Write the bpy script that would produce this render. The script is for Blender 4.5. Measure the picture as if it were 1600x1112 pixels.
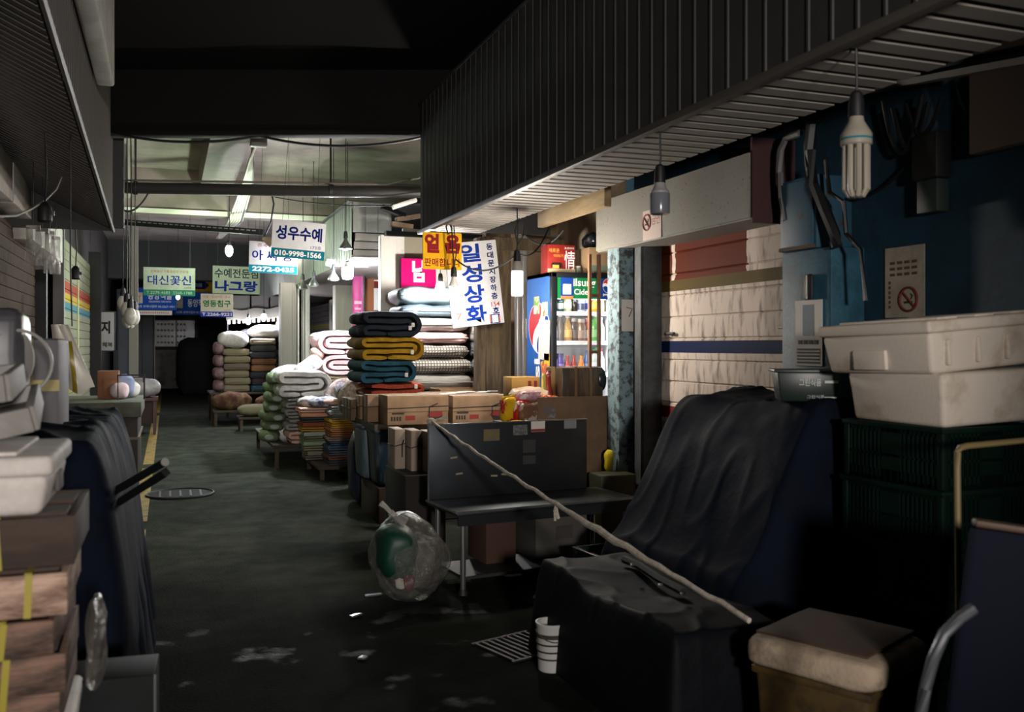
import bpy, bmesh, math, random
from mathutils import Vector, Matrix, Euler, noise
for o in list(bpy.data.objects): bpy.data.objects.remove(o)
SC = bpy.context.scene
COL = SC.collection
PI = math.pi
# ------------------------------------------------------------------ camera, world, exposure, big lights
FPX = 1450.0; YAW = math.radians(20.36); CAMZ = 1.55; HORIZON = 540.0
cam_d = bpy.data.cameras.new('camera'); cam = bpy.data.objects.new('camera', cam_d); COL.objects.link(cam)
cam.location = (0, 0, CAMZ); cam.rotation_euler = (PI/2, 0, -YAW)
cam_d.sensor_width = 36.0; cam_d.lens = 36.0*FPX/1600.0
cam_d.shift_y = -(556.0-HORIZON)/1600.0
cam_d.clip_start = 0.05
cam_d.dof.use_dof = True; cam_d.dof.focus_distance = 9.0; cam_d.dof.aperture_fstop = 3.2
SC.camera = cam
W = bpy.data.worlds.new('night'); SC.world = W; W.use_nodes = True
bg = W.node_tree.nodes['Background']; bg.inputs[0].default_value = (0.55, 0.75, 1.0, 1); bg.inputs[1].default_value = 0.02
SC.view_settings.view_transform = 'Standard'; SC.view_settings.look = 'None'
SC.view_settings.exposure = 0.9; SC.view_settings.gamma = 1.0; SC.view_settings.use_curve_mapping = False

def lamp(name, loc, power, col, radius, spot=None, aim=None):
    l = bpy.data.lights.new(name, 'SPOT' if spot else 'POINT'); l.energy = power; l.color = col; l.shadow_soft_size = radius
    o = bpy.data.objects.new(name, l); o.location = loc; COL.objects.link(o)
    if spot:
        l.spot_size = spot; l.spot_blend = 0.6
        o.rotation_euler = (Vector(aim)-Vector(loc)).to_track_quat('-Z', 'Y').to_euler()
    return o
# unseen spot added behind the camera, its cone shaped to light the foreground
lamp('foreground_fill_spot', (0.3, -2.8, 1.95), 620.0, (1.0, 0.92, 0.86), 0.2, math.radians(50), (0.9, 2.9, 1.75))
# lamps under the shop canopies (their bulbs are modelled further down)
L_SHOP, L_QUILT, L_STALL, L_FAR, L_GREEN, L_TUBE, L_FRIDGE = 270.0, 850.0, 600.0, 450.0, 460.0, 80.0, 9.0

# ------------------------------------------------------------------ pixel rays of the photograph -> points in the place
SN, CS = math.sin(YAW), math.cos(YAW)
def ray(px, py):
    u = (px-800.0)/FPX; v = (HORIZON-py)/FPX
    return Vector((CS*u+SN, -SN*u+CS, v))
def onX(px, py, X):
    r = ray(px, py); return Vector((0, 0, CAMZ))+r*(X/r.x)
def onY(px, py, Y):
    r = ray(px, py); return Vector((0, 0, CAMZ))+r*(Y/r.y)
def onZ(px, py, Z):
    r = ray(px, py); return Vector((0, 0, CAMZ))+r*((Z-CAMZ)/r.z)
def atD(px, py, d):
    return Vector((0, 0, CAMZ))+ray(px, py)*d

# ------------------------------------------------------------------ materials
def lin(c):
    if isinstance(c, str):
        c = [int(c[i:i+2], 16)/255.0 for i in (0, 2, 4)]
    return tuple(x/12.92 if x <= 0.04045 else ((x+0.055)/1.055)**2.4 for x in c)
_M = {}
def mat(name, col, rough=0.6, metal=0.0, col2=None, nscale=6.0, nlo=0.4, nhi=0.6, bump=0.0, bscale=40.0, alpha=1.0, emit=None, estr=0.0, spec=0.5, stretch=None, sheen=0.0, trans=0.0, rough2=None):
    if name in _M: return _M[name]
    m = bpy.data.materials.new(name); m.use_nodes = True; _M[name] = m
    nt = m.node_tree; N = nt.nodes; b = N['Principled BSDF']
    c = lin(col)
    b.inputs['Base Color'].default_value = (*c, 1); b.inputs['Roughness'].default_value = rough; b.inputs['Metallic'].default_value = metal
    b.inputs['Specular IOR Level'].default_value = spec; b.inputs['Alpha'].default_value = alpha
    if trans: b.inputs['Transmission Weight'].default_value = trans
    if sheen: b.inputs['Sheen Weight'].default_value = sheen
    m.diffuse_color = (*c, 1)
    tc = N.new('ShaderNodeTexCoord'); src = tc.outputs['Object']
    if stretch:
        mp = N.new('ShaderNodeMapping'); mp.inputs['Scale'].default_value = stretch
        nt.links.new(src, mp.inputs['Vector']); src = mp.outputs['Vector']
    if col2 is not None:
        n = N.new('ShaderNodeTexNoise'); n.inputs['Scale'].default_value = nscale; n.inputs['Detail'].default_value = 6; n.inputs['Roughness'].default_value = 0.65
        nt.links.new(src, n.inputs['Vector'])
        r = N.new('ShaderNodeValToRGB'); r.color_ramp.elements[0].position = nlo; r.color_ramp.elements[1].position = nhi
        r.color_ramp.elements[0].color = (*c, 1); r.color_ramp.elements[1].color = (*lin(col2), 1)
        nt.links.new(n.outputs['Fac'], r.inputs['Fac']); nt.links.new(r.outputs['Color'], b.inputs['Base Color'])
        if rough2 is not None:
            mr = N.new('ShaderNodeMapRange'); mr.inputs['From Min'].default_value = nlo; mr.inputs['From Max'].default_value = nhi
            mr.inputs['To Min'].default_value = rough; mr.inputs['To Max'].default_value = rough2
            nt.links.new(n.outputs['Fac'], mr.inputs['Value']); nt.links.new(mr.outputs['Result'], b.inputs['Roughness'])
    if bump:
        n2 = N.new('ShaderNodeTexNoise'); n2.inputs['Scale'].default_value = bscale; n2.inputs['Detail'].default_value = 5
        nt.links.new(src, n2.inputs['Vector'])
        bp = N.new('ShaderNodeBump'); bp.inputs['Strength'].default_value = bump; bp.inputs['Distance'].default_value = 0.01
        nt.links.new(n2.outputs['Fac'], bp.inputs['Height']); nt.links.new(bp.outputs['Normal'], b.inputs['Normal'])
    if emit is not None:
        b.inputs['Emission Color'].default_value = (*lin(emit), 1); b.inputs['Emission Strength'].default_value = estr
    return m
def film(name, col, gloss=0.12, opac=0.15, rough=0.15, crinkle=0.8):
    """clear plastic film or thin glass: mostly see-through with a gloss and a little body colour"""
    if name in _M: return _M[name]
    m = bpy.data.materials.new(name); m.use_nodes = True; _M[name] = m
    nt = m.node_tree; N = nt.nodes; N.remove(N['Principled BSDF']); out = N['Material Output']
    t = N.new('ShaderNodeBsdfTransparent'); d = N.new('ShaderNodeBsdfDiffuse'); g = N.new('ShaderNodeBsdfGlossy')
    d.inputs[0].default_value = (*lin(col), 1); g.inputs[0].default_value = (1, 1, 1, 1); g.inputs[1].default_value = rough
    nz = N.new('ShaderNodeTexNoise'); nz.inputs['Scale'].default_value = 16; nz.inputs['Detail'].default_value = 4; tcn = N.new('ShaderNodeTexCoord'); nt.links.new(tcn.outputs['Object'], nz.inputs['Vector'])
    bmp = N.new('ShaderNodeBump'); bmp.inputs['Strength'].default_value = crinkle; bmp.inputs['Distance'].default_value = 0.05; nt.links.new(nz.outputs['Fac'], bmp.inputs['Height'])
    for q in (d, g): nt.links.new(bmp.outputs['Normal'], q.inputs['Normal'])
    a = N.new('ShaderNodeMixShader'); a.inputs[0].default_value = opac
    nt.links.new(t.outputs[0], a.inputs[1]); nt.links.new(d.outputs[0], a.inputs[2])
    c = N.new('ShaderNodeMixShader'); fr = N.new('ShaderNodeLayerWeight'); fr.inputs[0].default_value = gloss
    nt.links.new(fr.outputs['Facing'], c.inputs[0]); nt.links.new(a.outputs[0], c.inputs[1]); nt.links.new(g.outputs[0], c.inputs[2])
    nt.links.new(c.outputs[0], out.inputs['Surface'])
    return m
def glow(name, col, s):
    return mat(name, 'ffffff', emit=col, estr=s)

# ------------------------------------------------------------------ mesh builder
class MB:
    def __init__(s): s.b = bmesh.new()
    def _xf(s, vs, M):
        for v in vs: v.co = M @ v.co
    def box(s, cx, cy, cz, sx, sy, sz, bev=0.0, rot=None, taper=1.0, seg=2):
        r = bmesh.ops.create_cube(s.b, size=1.0); vs = r['verts']
        for v in vs:
            k = taper if v.co.z < 0 else 1.0
            v.co = Vector((v.co.x*sx*k, v.co.y*sy*k, v.co.z*sz))
        if bev > 0:
            es = list({e for v in vs for e in v.link_edges})
            rr = bmesh.ops.bevel(s.b, geom=es, offset=bev, segments=seg, profile=0.5, affect='EDGES')
            vs = list({v for f in rr['faces'] for v in f.verts} | {v for v in vs if v.is_valid})
            seen = set(vs); st = list(vs)
            while st:
                v = st.pop()
                for e in v.link_edges:
                    w = e.other_vert(v)
                    if w not in seen: seen.add(w); st.append(w)
            vs = list(seen)
        M = Matrix.Translation((cx, cy, cz))
        if rot: M = M @ Euler(rot).to_matrix().to_4x4()
        s._xf(vs, M); return s
    def cyl(s, p0, p1, r0, r1=None, n=12, cap=True):
        r1 = r0 if r1 is None else r1
        p0, p1 = Vector(p0), Vector(p1); ax = p1-p0
        q = ax.to_track_quat('Z', 'Y').to_matrix()
        A = []; B = []
        for i in range(n):
            a = 2*PI*i/n; d = q @ Vector((math.cos(a), math.sin(a), 0))
            A.append(s.b.verts.new(p0+d*r0)); B.append(s.b.verts.new(p1+d*r1))
        for i in range(n):
            j = (i+1) % n; s.b.faces.new((A[i], A[j], B[j], B[i]))
        if cap: s.b.faces.new(A[::-1]); s.b.faces.new(B)
        return s
    def tube(s, pts, r, n=8, rs=None):
        pts = [Vector(p) for p in pts]; rings = []
        up = Vector((0.13, 0.21, 1)).normalized()
        for i, p in enumerate(pts):
            t = (pts[min(i+1, len(pts)-1)]-pts[max(i-1, 0)]).normalized()
            a = t.cross(up)
            if a.length < 0.05: a = t.cross(Vector((1, 0.2, 0)))
            a.normalize(); c = a.cross(t)
            rr = rs[i] if rs else r
            rings.append([s.b.verts.new(p+(a*math.cos(2*PI*k/n)+c*math.sin(2*PI*k/n))*rr) for k in range(n)])
        for A, B in zip(rings, rings[1:]):
            for k in range(n):
                j = (k+1) % n; s.b.faces.new((A[k], A[j], B[j], B[k]))
        s.b.faces.new(rings[0][::-1]); s.b.faces.new(rings[-1]); return s
    def lathe(s, prof, n=20, c=(0, 0, 0), sx=1.0, sy=1.0):
        c = Vector(c); rings = []
        for r, z in prof:
            rings.append([s.b.verts.new(c+Vector((math.cos(2*PI*k/n)*r*sx, math.sin(2*PI*k/n)*r*sy, z))) for k in range(n)])
        for A, B in zip(rings, rings[1:]):
            for k in range(n):
                j = (k+1) % n; s.b.faces.new((A[k], A[j], B[j], B[k]))
        s.b.faces.new(rings[0][::-1]); s.b.faces.new(rings[-1]); return s
    def sell(s, c, rx, ry, rz, e1=0.5, e2=0.5, nu=28, nv=14):
        """superellipsoid: pillows, bags, puffy folded duvets"""
        c = Vector(c); f = lambda w, e: math.copysign(abs(w)**e, w); rows = []
        for i in range(nv+1):
            a = -PI/2+PI*i/nv; ca, sa = f(math.cos(a), e1), f(math.sin(a), e1)
            if i in (0, nv): rows.append([s.b.verts.new(c+Vector((0, 0, rz*sa)))]); continue
            rows.append([s.b.verts.new(c+Vector((rx*ca*f(math.cos(2*PI*k/nu), e2), ry*ca*f(math.sin(2*PI*k/nu), e2), rz*sa))) for k in range(nu)])
        for A, B in zip(rows, rows[1:]):
            for k in range(nu):
                j = (k+1) % nu
                if len(A) == 1: s.b.faces.new((A[0], B[j], B[k]))
                elif len(B) == 1: s.b.faces.new((A[k], A[j], B[0]))
                else: s.b.faces.new((A[k], A[j], B[j], B[k]))
        return s
    def ribbon(s, path, ht, y0, y1, ns=6, soft=0.35):
        """a thick folded cloth: centre line in x,z with half thickness ht, running from y0 to y1"""
        n = len(path); P = [Vector((p[0], 0, p[1])) for p in path]; secs = []
        nor = []
        for i in range(n):
            t = (P[min(i+1, n-1)]-P[max(i-1, 0)]).normalized(); nor.append(Vector((-t.z, 0, t.x)))
        for k in range(ns+1):
            q = k/ns; e = min(1.0, (1-abs(2*q-1))*3.0); h = ht*(1-soft*(1-e)**2)
            y = y0+(y1-y0)*q; L = []; R = []
            for i in range(n):
                hh = h*(0.55 if i in (0, n-1) else 1.0)
                L.append(s.b.verts.new(P[i]+nor[i]*hh+Vector((0, y, 0)))); R.append(s.b.verts.new(P[i]-nor[i]*hh+Vector((0, y, 0))))
            secs.append(L+R[::-1])
        m = 2*n
        for A, B in zip(secs, secs[1:]):
            for k in range(m):
                j = (k+1) % m; s.b.faces.new((A[k], B[k], B[j], A[j]))
        for S_, flip in ((secs[0], 0), (secs[-1], 1)):
            for i in range(n-1):
                q = [S_[i], S_[i+1], S_[m-2-i], S_[m-1-i]]
                s.b.faces.new(q[::-1] if flip else q)
        return s
    def prism(s, poly, y0, y1):
        """outline in x,z pushed from y0 to y1"""
        A = [s.b.verts.new((x, y0, z)) for x, z in poly]; B = [s.b.verts.new((x, y1, z)) for x, z in poly]; n = len(poly)
        for i in range(n):
            j = (i+1) % n; s.b.faces.new((A[i], A[j], B[j], B[i]))
        s.b.faces.new(A[::-1]); s.b.faces.new(B); return s
    def grid(s, f, nu, nv):
        rows = [[s.b.verts.new(f(i/nu, j/nv)) for i in range(nu+1)] for j in range(nv+1)]
        for A, B in zip(rows, rows[1:]):
            for i in range(nu): s.b.faces.new((A[i], A[i+1], B[i+1], B[i]))
        return s
    def thick(s, t):
        bmesh.ops.recalc_face_normals(s.b, faces=s.b.faces)
        bmesh.ops.solidify(s.b, geom=list(s.b.faces), thickness=t); return s
    def jitter(s, amp, freq, seed=0, sub=0, az=1.0):
        if sub: bmesh.ops.subdivide_edges(s.b, edges=list(s.b.edges), cuts=sub, use_grid_fill=True)
        o = Vector((seed*3.7, seed*1.3, seed*2.1))
        for v in s.b.verts:
            d = noise.noise_vector(v.co*freq+o)*amp+noise.noise_vector(v.co*freq*2.6+o)*amp*0.35
            d.z *= az; v.co += d
        return s
    def move(s, M):
        for v in s.b.verts: v.co = M @ v.co
        return s
    def mesh(s, name, m, ang=35):
        bmesh.ops.recalc_face_normals(s.b, faces=s.b.faces)
        me = bpy.data.meshes.new(name); s.b.to_mesh(me); s.b.free()
        for p in me.polygons: p.use_smooth = True
        me.set_sharp_from_angle(angle=math.radians(ang))
        if m: me.materials.append(m)
        return me
def part(name, mb, m, parent, label=None, ang=35):
    o = bpy.data.objects.new(name, mb.mesh(name, m, ang)); COL.objects.link(o); o.parent = parent
    if label: o['label'] = label
    return o
def tagit(o, label, cat, group=None, kind=None):
    if label: o['label'] = label
    if cat: o['category'] = cat
    if group: o['group'] = group
    if kind: o['kind'] = kind
def thing(name, label, cat, loc=(0, 0, 0), rz=0.0, group=None, rot=None):
    o = bpy.data.objects.new(name, None); COL.objects.link(o); o.empty_display_size = 0.1
    o.location = loc; o.rotation_euler = rot if rot else (0, 0, rz); tagit(o, label, cat, group); return o
def solo(name, mb, m, label, cat, loc=(0, 0, 0), rz=0.0, group=None, rot=None, kind=None, ang=35):
    o = bpy.data.objects.new(name, mb.mesh(name, m, ang)); COL.objects.link(o)
    o.location = loc; o.rotation_euler = rot if rot else (0, 0, rz); tagit(o, label, cat, group, kind); return o
def struct(name, mb, m, ang=35):
    o = bpy.data.objects.new(name, mb.mesh(name, m, ang)); COL.objects.link(o); o['kind'] = 'structure'; return o
def dup(o, loc=None, rz=None, label=None, rot=None):
    c = o.copy(); COL.objects.link(c)
    if loc is not None: c.location = loc
    if rz is not None: c.rotation_euler = (0, 0, rz)
    if rot is not None: c.rotation_euler = rot
    if label: c['label'] = label
    for ch in list(o.children):
        d = ch.copy(); COL.objects.link(d); d.parent = c
        for g in ch.children:
            e = g.copy(); COL.objects.link(e); e.parent = d
    return c
_font_scale = {}
def text_mesh(s, w=None, h=None, bold=0.0, name='lettering'):
    """flat lettering in the x,z plane facing -y, centred on the origin and fitted to w by h metres"""
    c = bpy.data.curves.new(name, 'FONT'); c.body = s; c.size = 1.0; c.offset = bold; c.extrude = 0.0; c.resolution_u = 3
    c.align_x = 'CENTER'
    o = bpy.data.objects.new(name, c); COL.objects.link(o)
    dg = bpy.context.evaluated_depsgraph_get(); dg.update()
    me = bpy.data.meshes.new_from_object(o.evaluated_get(dg)); bpy.data.objects.remove(o)
    if len(me.vertices) == 0: return me
    xs = [v.co.x for v in me.vertices]; ys = [v.co.y for v in me.vertices]
    x0, x1, y0, y1 = min(xs), max(xs), min(ys), max(ys)
    kx = (w/(x1-x0)) if w else None; ky = (h/(y1-y0)) if h else None
    kx = kx or ky; ky = ky or kx
    for v in me.vertices:
        v.co = Vector(((v.co.x-(x0+x1)/2)*kx, 0, (v.co.y-(y0+y1)/2)*ky))
    return me
def text(s, m, parent, x, z, w=None, h=None, y=-0.004, bold=0.0, name='lettering', rot=None, spin=0.0):
    me = text_mesh(s, w, h, bold, name); me.materials.append(m)
    if spin:
        ca, sa = math.cos(spin), math.sin(spin)
        for v in me.vertices: v.co = Vector((v.co.x*ca-v.co.z*sa, v.co.y, v.co.x*sa+v.co.z*ca))
    o = bpy.data.objects.new(name, me); COL.objects.link(o); o.parent = parent; o.location = (x, y, z)
    if rot: o.rotation_euler = rot
    return o
ORD = ['', 'first', 'second', 'third', 'fourth', 'fifth', 'sixth', 'seventh', 'eighth', 'ninth', 'tenth', 'eleventh', 'twelfth', 'thirteenth', 'fourteenth']
rnd = random.Random(7)
def roof_z(x, y):
    """height of whatever is overhead at x, y: slab, beam or canopy"""
    if 0.6 < y < 8.35 and x > 2.2: return 2.61 if x < 2.76 else 3.78
    if 11.8 < y < 24.5 and x > 2.22: return 2.675
    for a, b, z in ((14.95, 15.45, 3.57), (25.3, 25.9, 3.25), (32.7, 33.3, 2.95)):
        if a < y < b: return z+0.005
    if 0.44 < x < 0.88 and 9.2 < y < 14.8: return 3.835
    return 4.225
def wires(a, b, sag, n=12):
    a, b = Vector(a), Vector(b)
    return [a.lerp(b, i/n)-Vector((0, 0, sag*4*(i/n)*(1-i/n))) for i in range(n+1)]
# ------------------------------------------------------------------ the setting
m_asphalt = mat('asphalt', '2c302a', 0.9, col2='4e5248', nscale=3.1, nlo=0.28, nhi=0.78, bump=0.9, bscale=55, spec=0.1)
m_yellowpaint = mat('yellow_paint', '9a7c1a', 0.7, col2='5a5030', nscale=9, nlo=0.45, nhi=0.65)
m_concrete = mat('concrete', '958c82', 0.85, col2='7d766e', nscale=1.5, bump=0.15, bscale=25)
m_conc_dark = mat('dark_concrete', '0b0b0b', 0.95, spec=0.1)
m_beam = mat('painted_beam', '7d7570', 0.85, col2='6c6560', nscale=3)
m_wallblue = mat('blue_paint', '163b4d', 0.65, col2='11303f', nscale=5, bump=0.25, bscale=30)
m_walldark = mat('dark_wall', '33302e', 0.85, col2='25231f', nscale=4)
m_brownwall = mat('brown_plaster', '6b5844', 0.85, col2='4a3c2e', nscale=4, nlo=0.35, nhi=0.65)
m_paleblue = mat('flaking_pale_blue', '70868b', 0.8, col2='34373a', nscale=16, nlo=0.48, nhi=0.6, bump=0.4, bscale=40)
m_black = mat('black_paint', '121212', 0.6)
m_fascia = mat('grey_corrugated_metal', '2f2d2c', 0.65, col2='282726', nscale=3)
m_fascia_green = mat('pale_corrugated_metal', '7c7f78', 0.55, metal=0.1)
m_soffit = mat('soffit_metal', '85807a', 0.65, metal=0.0, spec=0.3)
m_white = mat('white_board', 'd6d4cc', 0.6, col2='b9b5aa', nscale=14, nlo=0.55, nhi=0.75)

nt = m_asphalt.node_tree; _b = nt.nodes['Principled BSDF']; _tc = nt.nodes.new('ShaderNodeTexCoord')
_n = nt.nodes.new('ShaderNodeTexNoise'); _n.inputs['Scale'].default_value = 2.4; _n.inputs['Detail'].default_value = 7; nt.links.new(_tc.outputs['Object'], _n.inputs['Vector'])
_mr = nt.nodes.new('ShaderNodeMapRange'); _mr.inputs['From Min'].default_value = 0.58; _mr.inputs['From Max'].default_value = 0.70; _mr.inputs['To Min'].default_value = 0.015; _mr.inputs['To Max'].default_value = 0.6
nt.links.new(_n.outputs['Fac'], _mr.inputs['Value'])
_sp = nt.nodes.new('ShaderNodeSeparateXYZ'); nt.links.new(_tc.outputs['Object'], _sp.inputs[0])
_near = nt.nodes.new('ShaderNodeMapRange'); _near.inputs['From Min'].default_value = 5.4; _near.inputs['From Max'].default_value = 4.4; _near.inputs['To Min'].default_value = 0.015; _near.inputs['To Max'].default_value = 1.0; nt.links.new(_sp.outputs['Y'], _near.inputs['Value'])
_mn = nt.nodes.new('ShaderNodeMath'); _mn.operation = 'MINIMUM'; nt.links.new(_mr.outputs[0], _mn.inputs[0]); nt.links.new(_near.outputs[0], _mn.inputs[1]); nt.links.new(_mn.outputs[0], _b.inputs['Specular IOR Level'])
# wet near stretch, coloured darker still to imitate the dim light there, ragged edge
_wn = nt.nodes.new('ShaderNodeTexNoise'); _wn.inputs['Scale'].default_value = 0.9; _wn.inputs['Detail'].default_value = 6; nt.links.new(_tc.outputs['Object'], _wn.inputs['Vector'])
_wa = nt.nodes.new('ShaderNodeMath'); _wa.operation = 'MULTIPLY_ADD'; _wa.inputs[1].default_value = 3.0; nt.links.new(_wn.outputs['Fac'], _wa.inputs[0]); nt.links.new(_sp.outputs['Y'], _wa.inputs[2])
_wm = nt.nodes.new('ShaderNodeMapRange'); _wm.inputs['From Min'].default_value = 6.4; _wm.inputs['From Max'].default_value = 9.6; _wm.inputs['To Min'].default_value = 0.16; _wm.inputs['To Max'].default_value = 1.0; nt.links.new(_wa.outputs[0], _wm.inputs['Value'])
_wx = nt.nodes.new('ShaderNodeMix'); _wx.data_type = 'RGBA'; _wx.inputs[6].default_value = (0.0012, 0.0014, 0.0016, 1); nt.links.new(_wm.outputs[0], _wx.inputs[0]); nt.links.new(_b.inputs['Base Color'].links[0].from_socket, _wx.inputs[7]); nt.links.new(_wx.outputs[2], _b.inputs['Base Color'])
_rr = nt.nodes.new('ShaderNodeMapRange'); _rr.inputs['From Min'].default_value = 0.05; _rr.inputs['From Max'].default_value = 0.75; _rr.inputs['To Min'].default_value = 0.92; _rr.inputs['To Max'].default_value = 0.36; nt.links.new(_mn.outputs[0], _rr.inputs['Value']); nt.links.new(_rr.outputs[0], _b.inputs['Roughness'])
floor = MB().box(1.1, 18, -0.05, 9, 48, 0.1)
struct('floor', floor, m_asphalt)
ln = MB()
for y0, y1 in ((3.0, 5.2), (5.6, 8.4), (8.8, 12.6), (13, 22), (23, 33)):
    ln.box(-0.235, (y0+y1)/2, 0.0025, 0.13, y1-y0, 0.003)
struct('trim_1', ln, m_yellowpaint)
struct('ceiling', MB().box(1.1, 18, 4.3, 9, 48, 0.16), m_concrete)
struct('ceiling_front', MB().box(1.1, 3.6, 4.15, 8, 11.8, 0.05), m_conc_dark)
struct('wall_left', MB().box(-1.6, 18, 2.1, 0.4, 48, 4.2), m_walldark)
struct('wall_right', MB().box(3.62, 2.2, 2.1, 0.2, 9.2, 4.2), m_wallblue)
struct('wall_right_far', MB().box(4.05, 24.0, 2.1, 0.2, 36, 4.2), m_brownwall)
struct('wall_back', MB().box(1.1, 40.5, 2.1, 9, 0.2, 4.2), m_walldark)
# beams under the slab beyond the bulkhead
struct('trim_2', MB().box(0.66, 12.0, 4.03, 0.44, 5.6, 0.4), m_beam)
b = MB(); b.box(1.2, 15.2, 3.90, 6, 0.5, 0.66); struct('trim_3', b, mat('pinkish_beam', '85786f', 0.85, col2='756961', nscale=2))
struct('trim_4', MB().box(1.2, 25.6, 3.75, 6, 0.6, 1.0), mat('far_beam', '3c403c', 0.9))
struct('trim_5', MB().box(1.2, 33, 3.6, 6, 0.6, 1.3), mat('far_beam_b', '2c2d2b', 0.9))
# ledge and duct box above the left shops
struct('trim_6', MB().box(-1.05, 13.9, 3.95, 1.1, 1.2, 0.55), m_concrete)
# dark bulkhead across the lane
p0, p1 = atD(172, 205, 8.66), atD(668, 205, 8.66)
v = p1-p0; ang = math.atan2(v.y, v.x); mid = (p0+p1)/2
bk = MB().box(0, 0.06, 0.37, v.length+0.5, 0.12, 0.72).box(0, 0.02, -0.02, v.length+0.5, 0.16, 0.05, bev=0.008)
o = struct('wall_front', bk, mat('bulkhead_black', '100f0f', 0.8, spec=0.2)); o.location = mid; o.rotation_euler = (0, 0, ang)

def corrugated(y0, y1, z0f, z1f, X, pitch=0.13, dep=0.006, side=-1, rib=0.007):
    """vertical-ribbed sheet standing in the plane x = X; z0f, z1f give bottom and top heights along y"""
    mb = MB(); ys = []
    y = y0
    while y < y1-1e-6:
        for dy, dx in ((0, 0), (pitch-2*rib, 0), (pitch-1.5*rib, dep), (pitch-0.5*rib, dep)):
            if y+dy <= y1: ys.append((y+dy, dx))
        y += pitch
    ys.append((y1, 0))
    A = [mb.b.verts.new((X+side*dx, y, z0f(y))) for y, dx in ys]; B = [mb.b.verts.new((X+side*dx, y, z1f(y))) for y, dx in ys]
    for i in range(len(ys)-1): mb.b.faces.new((A[i], A[i+1], B[i+1], B[i]))
    mb.thick(0.004); return mb
def soffit(y0, y1, x0, x1, zf, pitch=0.125, dep=0.035, rise=0.0):
    mb = MB(); ys = []; y = y0
    while y < y1-1e-6:
        for dy, dz in ((0, 0), (pitch*0.62, 0), (pitch*0.7, dep), (pitch*0.92, dep)):
            if y+dy <= y1: ys.append((y+dy, dz))
        y += pitch
    A = [mb.b.verts.new((x0, y, zf(y)+dz)) for y, dz in ys]; B = [mb.b.verts.new((x1, y, zf(y)+dz+rise)) for y, dz in ys]
    for i in range(len(ys)-1): mb.b.faces.new((A[i], A[i+1], B[i+1], B[i]))
    mb.thick(0.004); return mb
# right canopy (near)
ZC = 2.6; XC = 2.2
cn = thing('metal_canopy', 'long grey corrugated metal canopy over the blue wall and right-hand shutter', 'canopy')
part('fascia', corrugated(0.6, 8.35, lambda y: ZC, lambda y: 3.78, XC), m_fascia, cn)
part('soffit', soffit(0.6, 8.35, XC+0.02, 2.76, lambda y: ZC+0.015), m_soffit, cn)
part('edge_trim', MB().box(XC-0.012, 4.475, ZC-0.005, 0.05, 7.75, 0.035, bev=0.004), mat('edge_metal', '3c3833', 0.6), cn)
part('end_panel', MB().box((XC+3.5)/2, 8.36, 3.2, 1.3, 0.02, 1.15), m_fascia, cn)
part('roof_sheet', MB().box((XC+3.5)/2, 4.47, 3.79, 1.34, 7.8, 0.02), m_fascia, cn)
# right canopy (far)
cf = thing('metal_canopy', 'far corrugated canopy on the right, lit pale green beyond the white hanging sign', 'canopy')
part('fascia', corrugated(11.8, 24.5, lambda y: 2.66, lambda y: 3.38, 2.2, pitch=0.16), m_fascia_green, cf)
part('soffit', soffit(11.8, 24.5, 2.22, 3.95, lambda y: 2.68, pitch=0.14), m_soffit, cf)
e = MB().box(2.46, 11.79, 3.19, 0.5, 0.02, 0.38)
for x in (2.22, 2.38, 2.54, 2.70): e.box(x, 11.775, 3.19, 0.012, 0.02, 0.38)
part('end_panel', e, m_fascia_green, cf)
st = MB()
for k in range(3): st.box(2.42, 11.80+0.06*k, 2.94-0.10*k, 0.36, 0.05, 0.095, bev=0.008)
part('stepped_slats', st, m_soffit, cf)
part('roof_sheet', MB().box(3.0, 18.1, 3.39, 1.7, 12.7, 0.02), m_fascia, cf)
# left canopy
zl = lambda y: 2.65+(9.67-y)*0.064
cl = thing('metal_canopy', 'corrugated canopy along the left side above the brown shutter', 'canopy')
part('fascia', corrugated(1.2, 9.67, zl, lambda y: 4.12, -0.5, pitch=0.11, side=1), mat('left_fascia_metal', '55524f', 0.5, metal=0.15), cl)
part('soffit', soffit(1.2, 9.67, -0.52, -1.38, lambda y: zl(y)+0.02, pitch=0.09, rise=0.42), mat('left_soffit_metal', '4b4846', 0.5, metal=0.2), cl)
part('edge_trim', MB().tube([(-0.49, y, zl(y)) for y in (1.2, 4, 7, 9.67)], 0.018, 6), mat('edge_metal_pale', '5a5652', 0.6), cl)
part('duct_box', MB().box(-0.42, 4.4, 3.78, 0.12, 5.8, 0.72, bev=0.02), mat('pale_panel', '8d8a84', 0.7, col2='7a7670', nscale=4), cl)
part('end_panel', MB().box(-0.95, 9.68, 3.35, 0.9, 0.02, 1.4), m_fascia, cl)
# left boards between shutters and canopy
m_board = mat('grey_white_board', 'b9b6af', 0.7, col2='a09d96', nscale=6)
for k, (y0, y1) in enumerate(((6.2, 8.55), (8.62, 9.7), (9.77, 10.7), (10.77, 11.5), (11.55, 12.4))):
    solo('sign_board', MB().box(0, 0, 0, 0.2, y1-y0, 0.40, bev=0.006), m_board, f'blank grey sign board above the brown weathered shutter, {ORD[k+1]} from the lane entrance', 'sign board', (-1.29, (y0+y1)/2, 2.93 if y0 < 9.7 else 2.75), group='grey boards above the brown shutter')
# far lane ends: dark steel posts on the left
struct('trim_7', MB().box(-0.45, 9.85, 3.45, 0.1, 0.1, 1.5), mat('dark_steel_post', '2d2c2c', 0.6, metal=0.3))
struct('trim_8', MB().box(-0.62, 19.6, 2.1, 0.16, 0.16, 4.2), mat('pale_column', '8f8a83', 0.8))

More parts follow.
